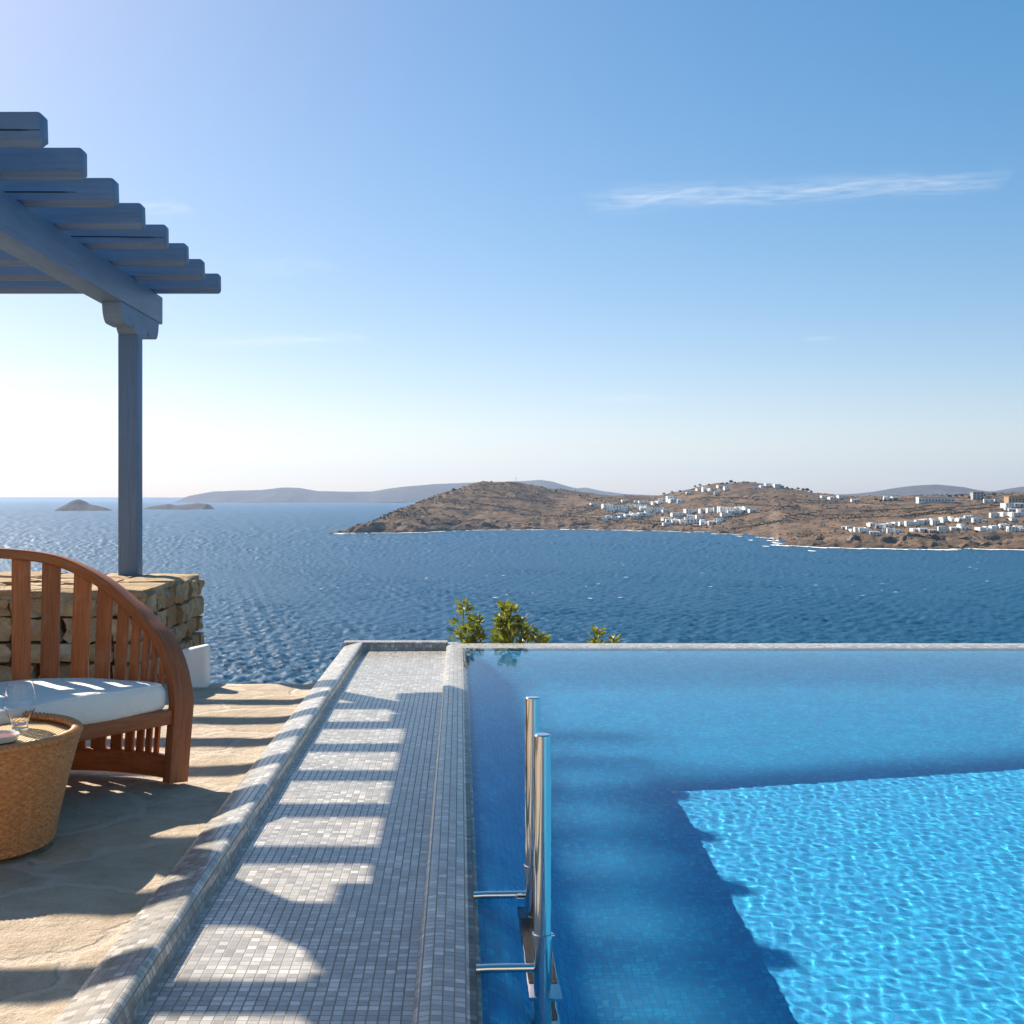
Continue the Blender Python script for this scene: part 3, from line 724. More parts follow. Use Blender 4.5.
# braided rim and tray
V = []; nr = 28; nu2 = 720; ph2 = np.arange(nu2) / nu2 * 2 * PI
for j in range(nr):
    a = R(-60 + 270 * j / (nr - 1)); tw = .0028 * np.cos(ph2 * 120 + a * 3)
    rr = .376 + (.020 + tw) * math.cos(a); zz = .413 + (.0145 + tw) * math.sin(a)
    V.append(np.stack([rr * np.cos(ph2), rr * np.sin(ph2), zz + 0 * ph2], 1))
from_np('rim', np.concatenate(V), grid_faces(nu2, nr, True), M_RATTAN, tab)
m = M_TOP = Mat('rattan_top', rough=.5, spec=.35); co = m.coord('Object')
wvx = m.n('ShaderNodeTexWave', wave_type='BANDS', bands_direction='X'); wvx.inputs['Scale'].default_value = 22; wvx.inputs['Distortion'].default_value = .6; m.l(co, wvx.inputs['Vector'])
m.color(m.mix(wvx.outputs['Fac'], (.40, .21, .075), (.66, .43, .19))); m.bump(wvx.outputs['Fac'], .7, .006)
bm = bmesh.new(); lathe(bm, [(0, .398), (.2, .398), (.365, .396), (.37, .38)], 96); bm_obj('tray_top', bm, M_TOP, tab, True)
TZ = .3985
# stemless glass with a short foot
gx_, gy_ = -1.716, 4.68
gl_ = empty('drinking_glass', (gx_, gy_, TZ)); tag(gl_, 'clear rounded drinking glass on the rattan table beside the dish', 'glass')
outp = [(0, 0), (.030, 0), (.031, .002), (.030, .006), (.028, .012), (.030, .018), (.034, .026), (.042, .045), (.055, .07), (.058, .09), (.057, .12), (.0525, .155), (.049, .178)]
inp = [(.0478, .1785), (.051, .155), (.0555, .12), (.056, .09), (.053, .07), (.040, .047), (.031, .032), (0, .024)]
bm = bmesh.new(); lathe(bm, outp + inp, 48); bm_obj('bowl', bm, M_GLASS, gl_, True)
dx, dy = -1.70, 4.41
di = empty('dish', (dx, dy, TZ)); tag(di, 'shallow white ceramic dish with dark red filling beside the glass', 'dish')
bm = bmesh.new(); lathe(bm, [(0, .002), (.055, 0), (.07, .008), (.078, .028), (.0765, .030), (.074, .028), (.066, .012), (0, .010)], 48); bm_obj('bowl', bm, M_CERAMIC, di, True)
bm = bmesh.new(); lathe(bm, [(0, .0225), (.05, .0225), (.0705, .0215), (.065, .0125), (0, .0105)], 40); bm_obj('filling', bm, M_WAX, di, True)

# ------------------------------------------------------------------ pool ladder
lad = empty('pool_ladder', (.2, 3.4, PD)); tag(lad, 'polished steel pool ladder with two upright handrails in the water', 'ladder')
LO = Vector(lad.location)
def lplace(o): o.matrix_parent_inverse = Matrix.Translation(-LO); return o
PR = .0235; LZ = .66
for (lx, ly) in ((.2225, 3.24), (.2315, 3.84)):
    bm = bmesh.new(); lathe(bm, [(0, -.735), (PR, -.735), (PR, LZ - .003), (PR - .003, LZ), (0, LZ)], 32, Matrix.Translation((lx, ly, 0)))
    p = lplace(bm_obj('handrail', bm, M_STEEL, lad, True))
    bm = bmesh.new(); lathe(bm, [(PR + .0005, .108), (PR + .004, .110), (PR + .004, .122), (PR + .0005, .124)], 32, Matrix.Translation((lx, ly, 0)))
    tube(bm, [(lx + PR, ly, .116), (lx + PR + .009, ly, .116)], .005, 10)
    c_ = bm_obj('collar', bm, M_STEEL, p, True)
    bm = bmesh.new(); tube(bm, [(lx - .005, ly + .02, .021), (.08, ly + .02, .019), (.044, ly + .02, .017)], .0125, 16); lplace(bm_obj('wall_bracket', bm, M_STEEL, lad, True))
for zt_ in (-.13, -.37, -.60):
    bm = bmesh.new(); box(bm, .185, .275, 3.22, 3.92, zt_ - .012, zt_ + .012, .004, 2); t_ = lplace(bm_obj('tread', bm, M_STEEL, lad, True))
    bm = bmesh.new(); box(bm, .19, .27, 3.31, 3.81, zt_ + .0125, zt_ + .018, .002, 1); g_ = bm_obj('grip', bm, M_STEELD, t_)

# ------------------------------------------------------------------ shrubs behind the far weir
def shrub(px, py, top_px, spread, nst, label, seed):
    random.seed(seed)
    y = 11.3; x = (px - CX) / F * y; zt_ = EYE + (HY - top_px) / F * y
    zb = -4.2 - (y - 8.8) * .5 - .1
    rt = empty('shrub', (x, y, zb)); tag(rt, label, 'shrub', 'leafy shrubs behind the pool edge')
    stb = bmesh.new(); lf = bmesh.new()
    for s_ in range(nst):
        ox = random.uniform(-spread, spread) if nst > 1 else 0; oy = random.uniform(-.12, .12)
        top = (zt_ - zb) - (0 if s_ == 0 else random.uniform(.06, .26)) - .02
        pts = [Vector((ox * t + .02 * math.sin(t * 5 + s_), oy * t, top * t)) for t in np.linspace(0, 1, 10)]
        tube(stb, pts, [.014 * (1 - .75 * t) for t in np.linspace(0, 1, 10)], 6)
        nl = 205
        for k in range(nl):
            h = top - random.random() ** .8 * .75
            if k < 12: h = top - random.random() * .07
            t = max(0, min(1, h / top)); c = pts[0].lerp(pts[-1], t); c.x = ox * t + .02 * math.sin(t * 5 + s_); c.y = oy * t
            rad = .02 + .15 * min(1, (top - h) / .45); a = random.uniform(0, 2 * PI)
            el = random.uniform(.1, 1.1); d = Vector((math.cos(a) * math.cos(el), math.sin(a) * math.cos(el), math.sin(el)))
            st = c + Vector((math.cos(a), math.sin(a), 0)) * rad * random.random() * .8
            ll = random.uniform(.055, .095); wd = ll * random.uniform(.15, .22)
            sd2 = d.cross(Vector((random.uniform(-1, 1), random.uniform(-1, 1), 1))).normalized(); nn_ = d.cross(sd2)
            q = [st, st + d * ll * .35 + sd2 * wd, st + d * ll * .75 + sd2 * wd * .8 + nn_ * ll * .05, st + d * ll, st + d * ll * .75 - sd2 * wd * .8 + nn_ * ll * .05, st + d * ll * .35 - sd2 * wd]
            lf.faces.new([lf.verts.new(v) for v in q])
    bm_obj('stem', stb, M_BARK, rt); me_o = bm_obj('crown', lf, M_LEAF, rt)
shrub(473, 642, 600.5, .10, 3, 'green leafy shrub with one tall sprig nearest the tiled channel corner', 1)
shrub(498, 642, 602.5, .10, 3, 'green leafy shrub with narrow sprig between two tall neighbours', 2)
shrub(521, 642, 604, .15, 4, 'bushiest leafy shrub, right of the other tall sprigs', 3)
shrub(551, 642, 635, .12, 3, 'low sprig of leaves barely rising over the pool edge', 4)
shrub(486, 642, 628, .10, 3, 'low leafy sprig filling the gap between the two tallest sprigs', 7)
shrub(536, 642, 626, .10, 3, 'short leafy sprig leaning at the right foot of the bushiest shrub', 8)
shrub(597, 642, 628, .10, 3, 'short leafy sprig standing apart from the tall shrubs', 5)
shrub(612, 642, 637, .08, 2, 'lowest leaf tip at the end of the shrub line', 6)
random.seed(11)

# ------------------------------------------------------------------ far coast
def interp(tab, x): return np.interp(x, [a for a, b in tab], [b for a, b in tab])
def dist_of(y): return 40.0 / ((y - HY) / F)                  # distance of a point at sea level
SHORE = [(330, 533.5), (345, 533.3), (400, 533), (470, 530.5), (560, 529.5), (650, 531), (700, 533), (745, 537), (770, 540), (779, 545.5), (800, 547.5), (860, 548.5), (940, 549.5), (1024, 550), (1400, 556), (2200, 556), (2600, 540)]
FOOT = [(330, 533.5), (345, 531), (352, 527), (375, 522), (385, 524), (400, 519), (430, 517), (460, 518), (500, 520), (560, 521), (600, 523.5), (650, 525.5), (700, 529), (745, 533.5), (770, 537), (779, 541), (795, 540), (820, 537), (850, 534), (900, 533), (960, 533.5), (1024, 533), (1400, 533), (2200, 538), (2600, 540)]
RIDGE = [(330, 533.5), (345, 530), (380, 518), (400, 509), (430, 498), (450, 491), (470, 485), (484, 481.5), (510, 480.5), (530, 483), (550, 489), (575, 492.5), (600, 495), (650, 496.5), (665, 494), (685, 489), (705, 485.5), (725, 483.5), (745, 482.5), (770, 484), (800, 489), (825, 493.5), (850, 496.5), (880, 496), (920, 495.5), (960, 494), (1000, 493), (1060, 492), (1200, 488), (1400, 484), (2200, 505), (2600, 539.5)]
RIDGED = [(330, 1345), (380, 1420), (430, 1700), (500, 1900), (560, 2050), (650, 2100), (730, 2000), (800, 2000), (900, 1800), (1024, 1700), (1400, 1600), (2600, 1250)]
pxs = np.concatenate([np.arange(328, 1100, 1.5), np.arange(1100, 2600, 14)]); NS = 110
HG = {}
def land_z(px, f):
    """height and distance along one bearing, f: 0 shore, .16 cliff top, 1 ridge, >1 behind"""
    ds = dist_of(interp(SHORE, px)); dr = interp(RIDGED, px); df = ds + min(75, (dr - ds) * .3)
    zf = EYE + (HY - interp(FOOT, px)) / F * df; zr = EYE + (HY - interp(RIDGE, px)) / F * dr
    zr = max(zr, zf + .2)
    if f < .16:
        t = f / .16; d = ds - 6 + (df - ds + 6) * t; z = SEA - 2 + (zf - SEA + 2) * (t ** .6)
    elif f <= 1:
        t = (f - .16) / .84; d = df + (dr - df) * t
        hillness = float(np.interp(px, [340, 400, 440, 540, 600, 700, 1000], [.0, .4, .75, .75, .45, .25, .15]))
        sh = t * (1 - hillness) + hillness * (t * t * (3 - 2 * t) * .6 + .4 * t ** 2.2)
        z = zf + (zr - zf) * sh
    else:
        t = (f - 1); d = dr + t * (60 + (zr - SEA) * 14); z = zr - (zr - SEA + 5) * min(1, t * 1.1) ** 1.3
    return d, z, zr - SEA
fs = np.concatenate([np.linspace(0, .16, 22), np.linspace(.16, 1, 70)[1:], np.linspace(1, 2, 20)[1:]])
V = []; GX = len(pxs)
TERR = np.zeros((len(fs), GX, 3))
for j, f in enumerate(fs):
    for i, p in enumerate(pxs):
        d, z, amp = land_z(p, f); x = (p - CX) / F * d
        wgt = math.sin(min(1, max(0, (f - .0) / .5)) * PI / 2) * (1 if f < 1.0 else 1)
        nz = noise.fractal((x * .006, d * .006, 1.3), .75, 2.0, 6) * min(14, amp * .12) * wgt * (.55 if f > .75 else 1)
        rg = 0
        if f < .25: rg = (noise.fractal((x * .045, d * .045, z * .03), .7, 2.1, 5)) * 5.0 * math.sin(min(1, f / .16) * PI * .85 + .2)
        xx = x + (noise.noise((x * .03, d * .03, 9)) * 7 if f < .2 else 0); dd = d + (noise.fractal((x * .03, d * .03, 4), .7, 2.0, 4) * 14 * (1 if f < .16 else max(0, (.3 - f) / .14)))
        gul = 0
        if .14 < f < 1.3:
            q1 = abs(noise.fractal((x * .009 + 3, d * .004, 2.2), .8, 2.0, 4)); gul = (.30 - q1) * min(11, amp * .11) * min(1, (f - .14) / .12) * (1 if f < .85 else .35)
            gul += noise.fractal((x * .03, d * .03, 6), .7, 2.1, 4) * 1.6
        TERR[j, i] = (xx, dd, z + nz + rg + gul)
land = kind(from_np('coast_hills', TERR.reshape(-1, 3), grid_faces(GX, len(fs)), M_HILL), 'structure')

def far_land(name, outline, base_y, d, depth, mat, seed, rough=.05):
    """island with a given skyline standing at distance d: a ridge with slopes to both sides"""
    x0, x1 = outline[0][0], outline[-1][0]; n = max(40, int((x1 - x0) * 1.2)); V = []
    nj = 24
    for j in range(nj):
        t = j / (nj - 1); s_ = t * 2 - 1                            # -1 front shore, 0 ridge, 1 back
        for i in range(n + 1):
            p = x0 + (x1 - x0) * i / n; hr = (HY - interp(outline, p)) / F * d + EYE - SEA
            hr = max(hr, 0); env = min(1, hr / max(1., depth * .15))
            y = d + s_ * depth * (.35 + .65 * env); x = (p - CX) / F * d
            prof = (1 - abs(s_) ** 1.6)
            nz = noise.fractal((x / depth * 3 + seed, y / depth * 3, seed), .8, 2.0, 6) * hr * rough * 2.2 * (1 - prof * .72)
            V.append((x, y, SEA - 1.5 + (hr + 1.5) * prof + nz))
    return kind(from_np(name, V, grid_faces(n + 1, nj), mat), 'structure')
D1 = dist_of(502.3)
far_land('far_island', [(178, 503), (186, 499), (192, 495.5), (215, 491.5), (240, 490), (262, 490), (285, 487.5), (300, 488), (318, 491), (345, 491.5), (372, 491.5), (392, 488), (405, 486.5), (430, 484.5), (455, 484), (480, 484.5), (520, 489), (560, 494), (600, 503)], 502.3, D1, 900, M_FARHILL, 3)
far_land('far_hills', [(380, 499), (430, 484.5), (470, 482.5), (500, 482), (522, 481), (540, 479.5), (552, 481.5), (566, 486), (577, 488.5), (585, 487.5), (600, 490.5), (625, 494), (700, 497), (760, 500)], 502, 9500, 1500, M_FARHILL, 8)
far_land('far_hills', [(780, 500), (830, 495), (860, 493.5), (880, 491), (900, 487.5), (915, 485.5), (935, 484.5), (950, 486), (965, 489), (985, 491.5), (1005, 490.5), (1024, 487), (1060, 482), (1120, 480), (1200, 492)], 502, 7200, 1200, M_FARHILL, 12)
far_land('far_headland', [(140, 500.2), (150, 499.2), (160, 498.5), (172, 499), (186, 499.3), (200, 500.3)], 501, dist_of(500.3), 900, M_FARHILL, 17)
far_land('islet', [(55, 511.5), (60, 508.5), (68, 503.5), (73, 500.5), (79, 499.2), (84, 500.8), (89, 504), (98, 506), (106, 508), (113, 511.5)], 511, dist_of(510.6), 90, M_FARHILL, 21, .08)
far_land('islet', [(140, 510), (150, 506.5), (160, 505), (170, 504), (176, 505.5), (186, 504.5), (198, 503.2), (208, 504), (214, 509.5)], 509.5, dist_of(509.2), 100, M_FARHILL, 25, .08)

# surf along the shore
bm = bmesh.new()
def blob(cx, cy, rx, ry, z, n=9):
    ph = random.random() * 6
    bm.faces.new([bm.verts.new((cx + rx * (1 + .35 * math.sin(3 * k + ph)) * math.cos(2 * PI * k / n), cy + ry * math.sin(2 * PI * k / n), z)) for k in range(n)])
for i, p in enumerate(np.arange(336, 1060, 1.0)):
    jx = np.searchsorted(pxs, p); jx = min(jx, GX - 1)
    col = TERR[:, jx]; k = int(np.argmax(col[:, 2] > SEA)); x, y = col[k][0], col[k][1]
    den = noise.noise((p * .07, 3, 0)) * .6 + noise.noise((p * .3, 8, 0)) * .4 + (.25 if p > 760 else .05)
    if p < 375: den = .3 * noise.noise((p * .4, 1, 0)) + .2
    if den > -.02: blob(x + random.uniform(-1, 1), y - random.uniform(0, 5), random.uniform(1.2, 3.0) * y / 1100, random.uniform(2, 7 + 22 * max(0, den)), SEA + .35 + .002 * (i % 7))
for (px_c, py_c, wpx, n_) in [(340, 534.3, 5, 5), (752, 540.5, 3, 3), (770, 541, 8, 8), (812, 551.5, 2, 2), (768, 546.5, 3, 3), (358, 517, 2, 1), (774, 545.6, 6, 6)]:
    for k in range(n_):
        d = dist_of(py_c + random.uniform(-.4, .4)); blob((px_c - CX + random.uniform(-wpx, wpx)) / F * d, d, random.uniform(1, 2.6), random.uniform(3, 9), SEA + .34 + .001 * k)
fo = bm_obj('surf_foam', bm, M_FOAM); kind(fo, 'stuff')
bm = bmesh.new()                                                 # whitecaps out on the open sea
for k in range(170):
    d = dist_of(random.uniform(504, 600)); x = (random.uniform(-80, 1080) - CX) / F * d
    blob(x, d, random.uniform(.5, 1.3) * (d / 900) ** .4, random.uniform(.3, .9), SEA + .35)
wc = bm_obj('whitecaps', bm, M_FOAM); kind(wc, 'stuff')

# ------------------------------------------------------------------ houses on the far coast
def solve(px, py):
    """the first point of the coast mesh along this bearing that stands at least this high in view"""
    jx = int(np.argmin(abs(pxs - px))); col = TERR[:, jx]
    for j in range(20, len(fs) - 19):
        yy = HY - (col[j][2] - EYE) / col[j][1] * F
        if yy <= py: return Vector(((px - CX) / F * col[j][1], col[j][1], col[j][2]))
    j = len(fs) - 20; return Vector(((px - CX) / F * col[j][1], col[j][1], col[j][2]))
def house_mesh(w_, d_, h_, style):
    wb = bmesh.new(); gs = []
    box(wb, -w_ / 2, w_ / 2, -d_ / 2, d_ / 2, -4, h_)
    pr = .35
    box(wb, -w_ / 2 - .03, w_ / 2 + .03, -d_ / 2 - .03, -d_ / 2 + .3, h_ - .02, h_ + pr); box(wb, -w_ / 2 - .03, w_ / 2 + .03, d_ / 2 - .3, d_ / 2 + .03, h_ - .02, h_ + pr)
    nwin = max(1, int(w_ / 3.2)); st = max(1, round(h_ / 3))
    for f in range(st):
        for k in range(nwin):
            cx = -w_ / 2 + (k + .5) * w_ / nwin; ww = random.choice((.7, 1.0, 1.3)); z0 = f * 3 + (.1 if random.random() < .45 else 1.0)
            gb = bmesh.new(); box(gb, cx - ww / 2, cx + ww / 2, -d_ / 2 - .06, -d_ / 2 + .1, z0, f * 3 + 2.2); gs.append(gb)
    if style == 1: box(wb, -w_ / 2 + .2, -w_ / 2 + w_ * .45, -d_ * .2, d_ / 2 - .2, h_ + .0, h_ + 2.6)
    if style == 2:
        box(wb, -w_ / 2, w_ / 2, -d_ / 2 - 2.6, -d_ / 2 - 2.3, 2.5, 2.9); box(wb, -w_ / 2, w_ / 2, -d_ / 2 - 2.4, -d_ / 2 - .05, 2.9, 3.05)
        for k in range(nwin + 1):
            cx = -w_ / 2 + .2 + k * (w_ - .4) / nwin; box(wb, cx - .18, cx + .18, -d_ / 2 - 2.6, -d_ / 2 - 2.25, -4, 2.5)
    if style == 3: box(wb, w_ / 2 + .0, w_ / 2 + w_ * .5, -d_ * .3, d_ * .45, -4, h_ * .62)
    if style == 4:
        for k in range(3): box(wb, -w_ / 2 + .5 + k * w_ * .3, -w_ / 2 + 1.3 + k * w_ * .3, 0, .8, h_, h_ + 1.1)
    return wb, gs
ORD = ['first', 'second', 'third', 'fourth', 'fifth', 'sixth', 'seventh', 'eighth', 'ninth', 'tenth', 'eleventh', 'twelfth', 'thirteenth', 'fourteenth', 'fifteenth', 'sixteenth', 'seventeenth', 'eighteenth', 'nineteenth', 'twentieth']
ROWS = [
 ('in the row atop the left village', 'upper scattered houses', [(593, 505, 5), (607, 508, 9), (624.7, 502, 6), (643, 503, 8), (655, 504, 6), (662, 500, 7), (671, 500, 8), (681, 502, 7)]),
 ('mid row, left village', 'middle row of the left village', [(611, 511, 7), (618, 510, 8), (623.5, 509, 6), (631, 507.5, 8), (639, 507.5, 7), (643, 510, 6), (649, 510.5, 8), (659, 512, 8), (665, 512, 6)]),
 ('in the lowest row, left village', 'lower row of the left village', [(608, 518, 6), (621, 515.5, 7), (628, 516, 7), (634, 517, 7), (641.5, 516, 7), (648, 516, 6), (605, 521, 5), (615, 519, 6)]),
 ('in the shore hamlet', 'shore hamlet houses', [(666.5, 525.5, 7), (669.5, 521.5, 7), (675, 516.5, 7), (681, 515.5, 7), (689, 514, 8), (675, 523, 7), (683, 522.5, 8), (692, 523.5, 9), (699, 520, 6), (705, 524, 9), (712, 523.5, 7), (718.5, 523, 8)]),
 ('in the row above the hamlet', 'terrace row houses', [(703, 512, 7), (711, 511.5, 8), (717.5, 511, 7), (724, 511.5, 8), (732, 511.5, 8), (739.5, 511, 8), (747, 511, 7), (752, 511.5, 6), (724, 516, 6)]),
 ('on the bare hill skyline', 'skyline houses', [(687, 492.5, 6), (699, 490, 5), (706, 491, 7), (711, 490.5, 6), (721, 487, 7), (768, 486, 6), (777, 488, 6), (717, 495, 5)]),
 ('on the low saddle', 'saddle houses', [(824, 498, 6), (832, 499, 7), (841, 498, 7), (855, 501.5, 7), (888, 500, 8), (894.5, 499.5, 6), (989, 501.5, 9), (996, 501.5, 6)]),
 ('in the clifftop upper row', 'upper clifftop village', [(871, 526.5, 6), (880, 528, 8), (886, 527, 7), (891, 525.5, 7), (897, 525, 7), (903, 525.5, 7), (908.5, 524.5, 6), (914, 524.5, 7), (919, 523.5, 7), (925, 522.5, 8), (935, 524, 7), (953, 521, 7), (961, 520.5, 8), (969, 519, 8), (977, 522, 8)]),
 ('in the clifftop front row', 'lower clifftop village', [(844.5, 529, 5), (849, 529.5, 5), (853, 530.5, 6), (857.5, 531, 6), (862, 532, 6), (867.5, 532.5, 6), (873, 533.5, 6), (878, 534, 6), (886, 532.5, 6), (891, 533, 7), (898, 533, 7), (915, 532.5, 7), (922.5, 531.5, 7), (931, 532, 7), (942, 532, 7), (955, 531, 8), (963, 531, 8), (981, 531, 8), (988, 531, 7), (994, 530, 7)]),
 ('at the clifftop village end', 'right end of the clifftop village', [(1004, 529, 8), (1012, 531.5, 8), (1021, 531.5, 8), (1018, 528.5, 7), (994, 516.5, 7), (1004, 516, 8), (1014, 515.5, 8), (1021.5, 515, 8), (1007, 508, 9), (1018, 507, 9)]),
]
proto = {}
for style in range(5):
    for size in (1, 2):
        random.seed(style * 7 + size)
        wb, gs = house_mesh((7.5, 10.5)[size - 1], (7, 8)[size - 1], (3.4, 6.2)[size - 1] if style != 2 else 3.6, style)
        bmesh.ops.recalc_face_normals(wb, faces=wb.faces[:])
        a = bpy.data.meshes.new('house'); wb.to_mesh(a); wb.free(); a.materials.append(M_HOUSE.m); bs = []
        for gb in gs:
            bmesh.ops.recalc_face_normals(gb, faces=gb.faces[:])
            b = bpy.data.meshes.new('window'); gb.to_mesh(b); gb.free(); b.materials.append(M_WINDOW.m); bs.append(b)
        proto[(style, size)] = (a, bs)
random.seed(77)
for ri, nmore in ((1, 9), (2, 9), (3, 7), (4, 6), (5, 5), (7, 4), (9, 8), (0, 5)):
    w_, g_, l_ = ROWS[ri]; base_ = list(l_)
    for k in range(nmore):
        a_, b_ = random.choice(base_), random.choice(base_)
        l_.append((a_[0] * .7 + b_[0] * .3 + random.uniform(-2, 2), a_[1] * .7 + b_[1] * .3 + random.uniform(-1.2, 1.2), random.uniform(4, 6.5)))
random.seed(5)
LOOK = ['plain white house', 'white house with roof room', 'white house with porch', 'white house with side wing', 'white house with chimneys']
def put_house(px, py, wpx, style, size, label, group, mat=None, rz=None, sc=None):
    p = solve(px, py + .6); a, b = proto[(style, size)]
    o = bpy.data.objects.new('house', a); C.objects.link(o); wd = wpx * 1.12 * p.y / F
    s_ = sc or wd / (7.5, 10.5)[size - 1]
    o.location = p; o.rotation_euler = (0, 0, random.uniform(-.35, .35) if rz is None else rz); o.scale = (s_, min(s_, 1.1), min(1.0, max(.55, s_ * random.uniform(.65, .9))))
    for m_ in b:
        g = bpy.data.objects.new('window', m_); C.objects.link(g); g.parent = o
    tag(o, label, 'house', group); return o
for where, group, lst in ROWS:
    srt = sorted(lst)
    for n_, (px, py, wpx) in enumerate(srt):
        style = random.choice((0, 0, 1, 2, 3, 4)); size = random.choice((1, 1, 2))
        put_house(px, py, wpx, style, size, f'{LOOK[style]}, {ORD[n_]} from the left {where}', group)
# the long low hotel and the ochre house
def special(name, px, py, L_, D_, H_, mat, label, cat, rz=0, storeys=1):
    p = solve(px, py + .5); r_ = empty(name, p); r_.rotation_euler.z = rz; tag(r_, label, cat)
    wb = bmesh.new(); box(wb, -L_ / 2, L_ / 2, -D_ / 2, D_ / 2, -5, H_); box(wb, -L_ / 2 - .5, L_ / 2 + .5, -D_ / 2 - 2.2, D_ / 2 + .2, H_ + .01, H_ + .5)
    bm_obj('walls', wb, mat, r_); n = int(L_ / 4)
    for f in range(storeys):
        for k in range(n):
            cx = -L_ / 2 + (k + .5) * L_ / n; gb = bmesh.new(); box(gb, cx - 1.0, cx + 1.0, -D_ / 2 - .08, -D_ / 2 + .1, f * 3 + .3, f * 3 + 2.5); bm_obj('window', gb, M_WINDOW, r_)
special('hotel', 935, 501, 44, 9, 5.2, M_HOUSE, 'long low white hotel with a row of windows on the crest', 'hotel')
special('house', 1016, 503, 24, 10, 8.0, M_HOUSEO, 'ochre stone house with two storeys on the right hilltop', 'house', .1, 2)
special('house', 977, 499, 14, 9, 9.0, M_HOUSEG, 'grey block of a house on the crest right of the long hotel', 'house', 0, 3)
special('house', 666, 520.5, 11, 8, 3.6, M_HOUSE, 'white house set on a low terrace above the shore hamlet', 'house', .3)
# mast on the left hill
p = solve(516, 481.5); bm = bmesh.new(); tube(bm, [p, p + Vector((0, 0, 9))], [.35, .15], 6); box(bm, p.x - .9, p.x + .9, p.y - .2, p.y + .2, p.z + 6.5, p.z + 7.2)
tag(bm_obj('radio_mast', bm, M_HOUSEG), 'thin grey mast on top of the left hill', 'mast')

# scrub: too many to count, plus the trees one can tell apart on the skyline
bm = bmesh.new(); random.seed(21)
def clump(bm, p, r, n, flat=.75):
    for k in range(n):
        a = random.uniform(0, 2 * PI); e = random.uniform(-.1, 1.4); rr = r * random.uniform(.5, 1)
        c = p + Vector((math.cos(a) * math.cos(e) * rr, math.sin(a) * math.cos(e) * rr, math.sin(e) * rr * flat))
        s_ = r * random.uniform(.25, .5); u = Vector((random.uniform(-1, 1), random.uniform(-1, 1), random.uniform(-1, 1))).normalized(); v = u.cross(Vector((random.uniform(-1, 1), random.uniform(-1, 1), random.uniform(-1, 1)))).normalized()
        bm.faces.new([bm.verts.new(c + u * s_), bm.verts.new(c + v * s_), bm.verts.new(c - u * s_), bm.verts.new(c - v * s_)])
cnt = 0
while cnt < 4200:
    j = random.randrange(23, len(fs) - 19); i = random.randrange(20, int(GX * .9)); q = Vector(TERR[j, i])
    if noise.noise((q.x * .008, q.y * .008, 2)) + .25 * random.random() < .05: continue
    clump(bm, q, random.uniform(.7, 2.2), 7); cnt += 1
# drystone field boundaries grown with scrub, running over the slopes
for (xa, ya, xb, yb) in [(756, 527, 840, 507), (722, 520, 800, 506), (780, 516, 860, 516), (860, 512, 930, 508), (900, 519, 955, 508), (950, 515, 1000, 506), (640, 524, 700, 527), (470, 503, 540, 513), (560, 517, 640, 500), (715, 497, 830, 505), (722, 503, 800, 509), (790, 500, 900, 506), (830, 520, 960, 514), (730, 530, 800, 520), (905, 512, 1010, 503), (420, 508, 520, 512), (480, 497, 560, 503), (520, 515, 600, 519), (600, 524, 700, 521), (690, 500, 760, 498)]:
    for k in range(110):
        t = k / 109; q = solve(xa + (xb - xa) * t, ya + (yb - ya) * t + .3 * math.sin(k)); clump(bm, q, random.uniform(.9, 1.9), 6)
for w_, g_, l_ in ROWS:
    for (hx, hy, hw_) in l_:
        for k in range(4):
            clump(bm, solve(hx + random.uniform(-6, 6), hy + random.uniform(-.5, 2.2)), random.uniform(.8, 2.2), 9)
sc_ = bm_obj('scrub', bm, M_SCRUB); kind(sc_, 'stuff')
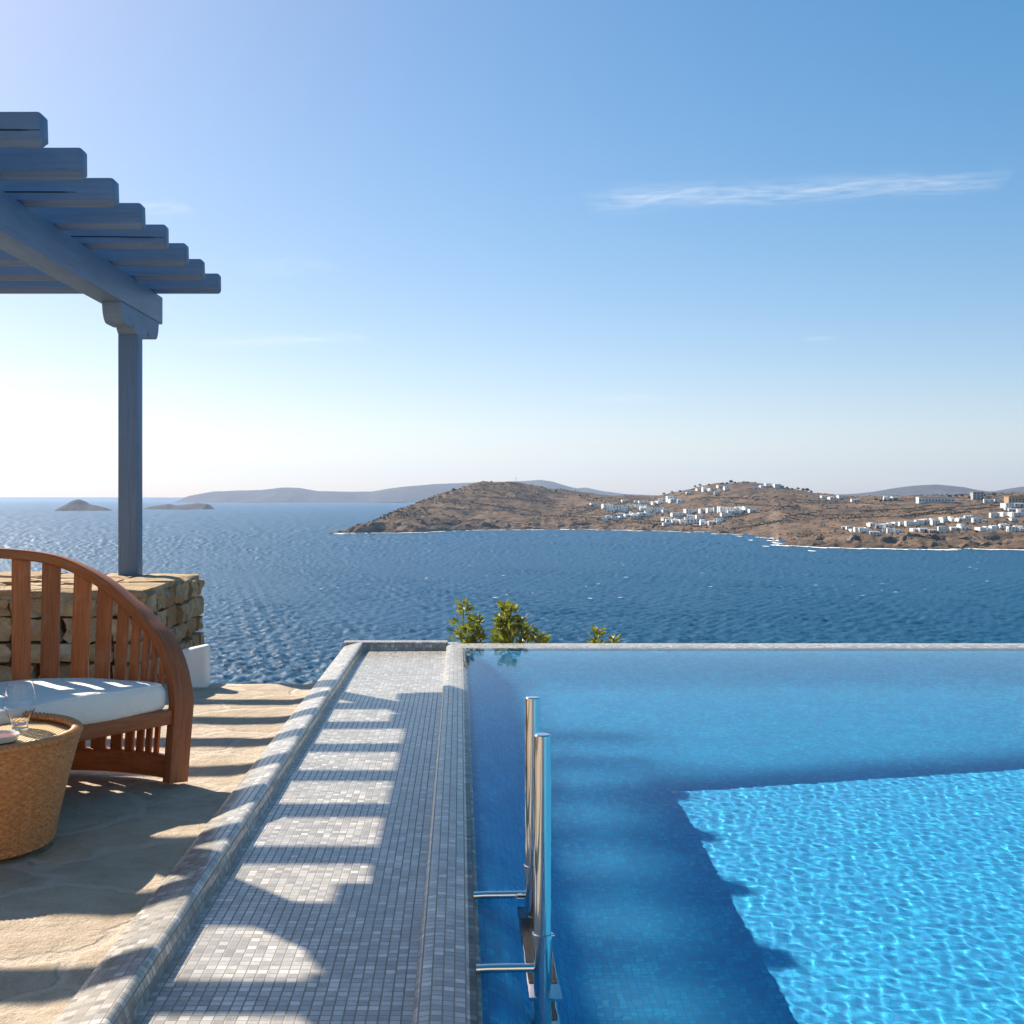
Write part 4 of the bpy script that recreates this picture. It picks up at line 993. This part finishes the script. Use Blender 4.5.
TREES = [(722, 486, 4.5), (727, 485, 4), (731, 485, 6), (735, 484.5, 4), (743, 484, 3), (748, 484, 3), (755, 484, 3), (782, 489, 4), (787, 489.5, 4), (792, 491, 4), (798, 491, 4), (803, 492, 5), (807, 493, 6), (811, 494, 4), (876, 502, 4), (881, 503, 4), (885, 503, 4), (890, 503, 4.5), (895, 503, 5), (950, 499, 4), (956, 498, 4), (962, 498, 4), (970, 500, 4), (977, 499, 5), (983, 498, 5), (994, 497, 4), (440, 498, 3), (448, 494, 3), (454, 492.5, 5), (556, 493, 4), (700, 487, 4), (695, 488, 4), (709, 487, 4), (664, 496, 4), (672, 494, 4), (680, 493, 4), (596, 501, 4), (580, 497, 4)]
for n_, (px, py, h_) in enumerate(sorted(TREES)):
    p = solve(px, py); r_ = empty('tree', p)
    where = 'on the left hill' if px < 570 else 'above the left village' if px < 690 else 'atop the bare hill' if px < 760 else 'down the right hill flank' if px < 830 else 'on the low saddle' if px < 900 else 'on the right crest'
    i_ = sum(1 for q in sorted(TREES)[:n_] if (q[0] < 570, q[0] < 690, q[0] < 760, q[0] < 830, q[0] < 900) == (px < 570, px < 690, px < 760, px < 830, px < 900))
    tag(r_, f'dark {"broad" if h_ > 4.2 else "small"} tree, {ORD[i_]} from the left of those {where}', 'tree', 'trees on the far coast')
    bm = bmesh.new(); tube(bm, [(0, 0, -1), (0, 0, h_ * .7)], [.3, .15], 6); bm_obj('trunk', bm, M_BARK, r_)
    bm = bmesh.new(); clump(bm, Vector((0, 0, h_ * .62)), h_ * .55, 60, .8); clump(bm, Vector((h_ * .3, 0, h_ * .5)), h_ * .4, 30, .8); bm_obj('crown', bm, M_SCRUB, r_)

# ------------------------------------------------------------------ air
bm = bmesh.new(); box(bm, -16000, 16000, -300, 14000, SEA - 2, 330)
m = bpy.data.materials.new('haze_air'); m.use_nodes = True; t = m.node_tree; t.nodes.clear(); pv = t.nodes.new('ShaderNodeVolumePrincipled'); mo = t.nodes.new('ShaderNodeOutputMaterial')
pv.inputs['Color'].default_value = (.50, .68, 1, 1); pv.inputs['Density'].default_value = 5.2e-5; pv.inputs['Anisotropy'].default_value = .3
t.links.new(pv.outputs[0], mo.inputs['Volume'])
hz = bm_obj('haze', bm, m); kind(hz, 'stuff')
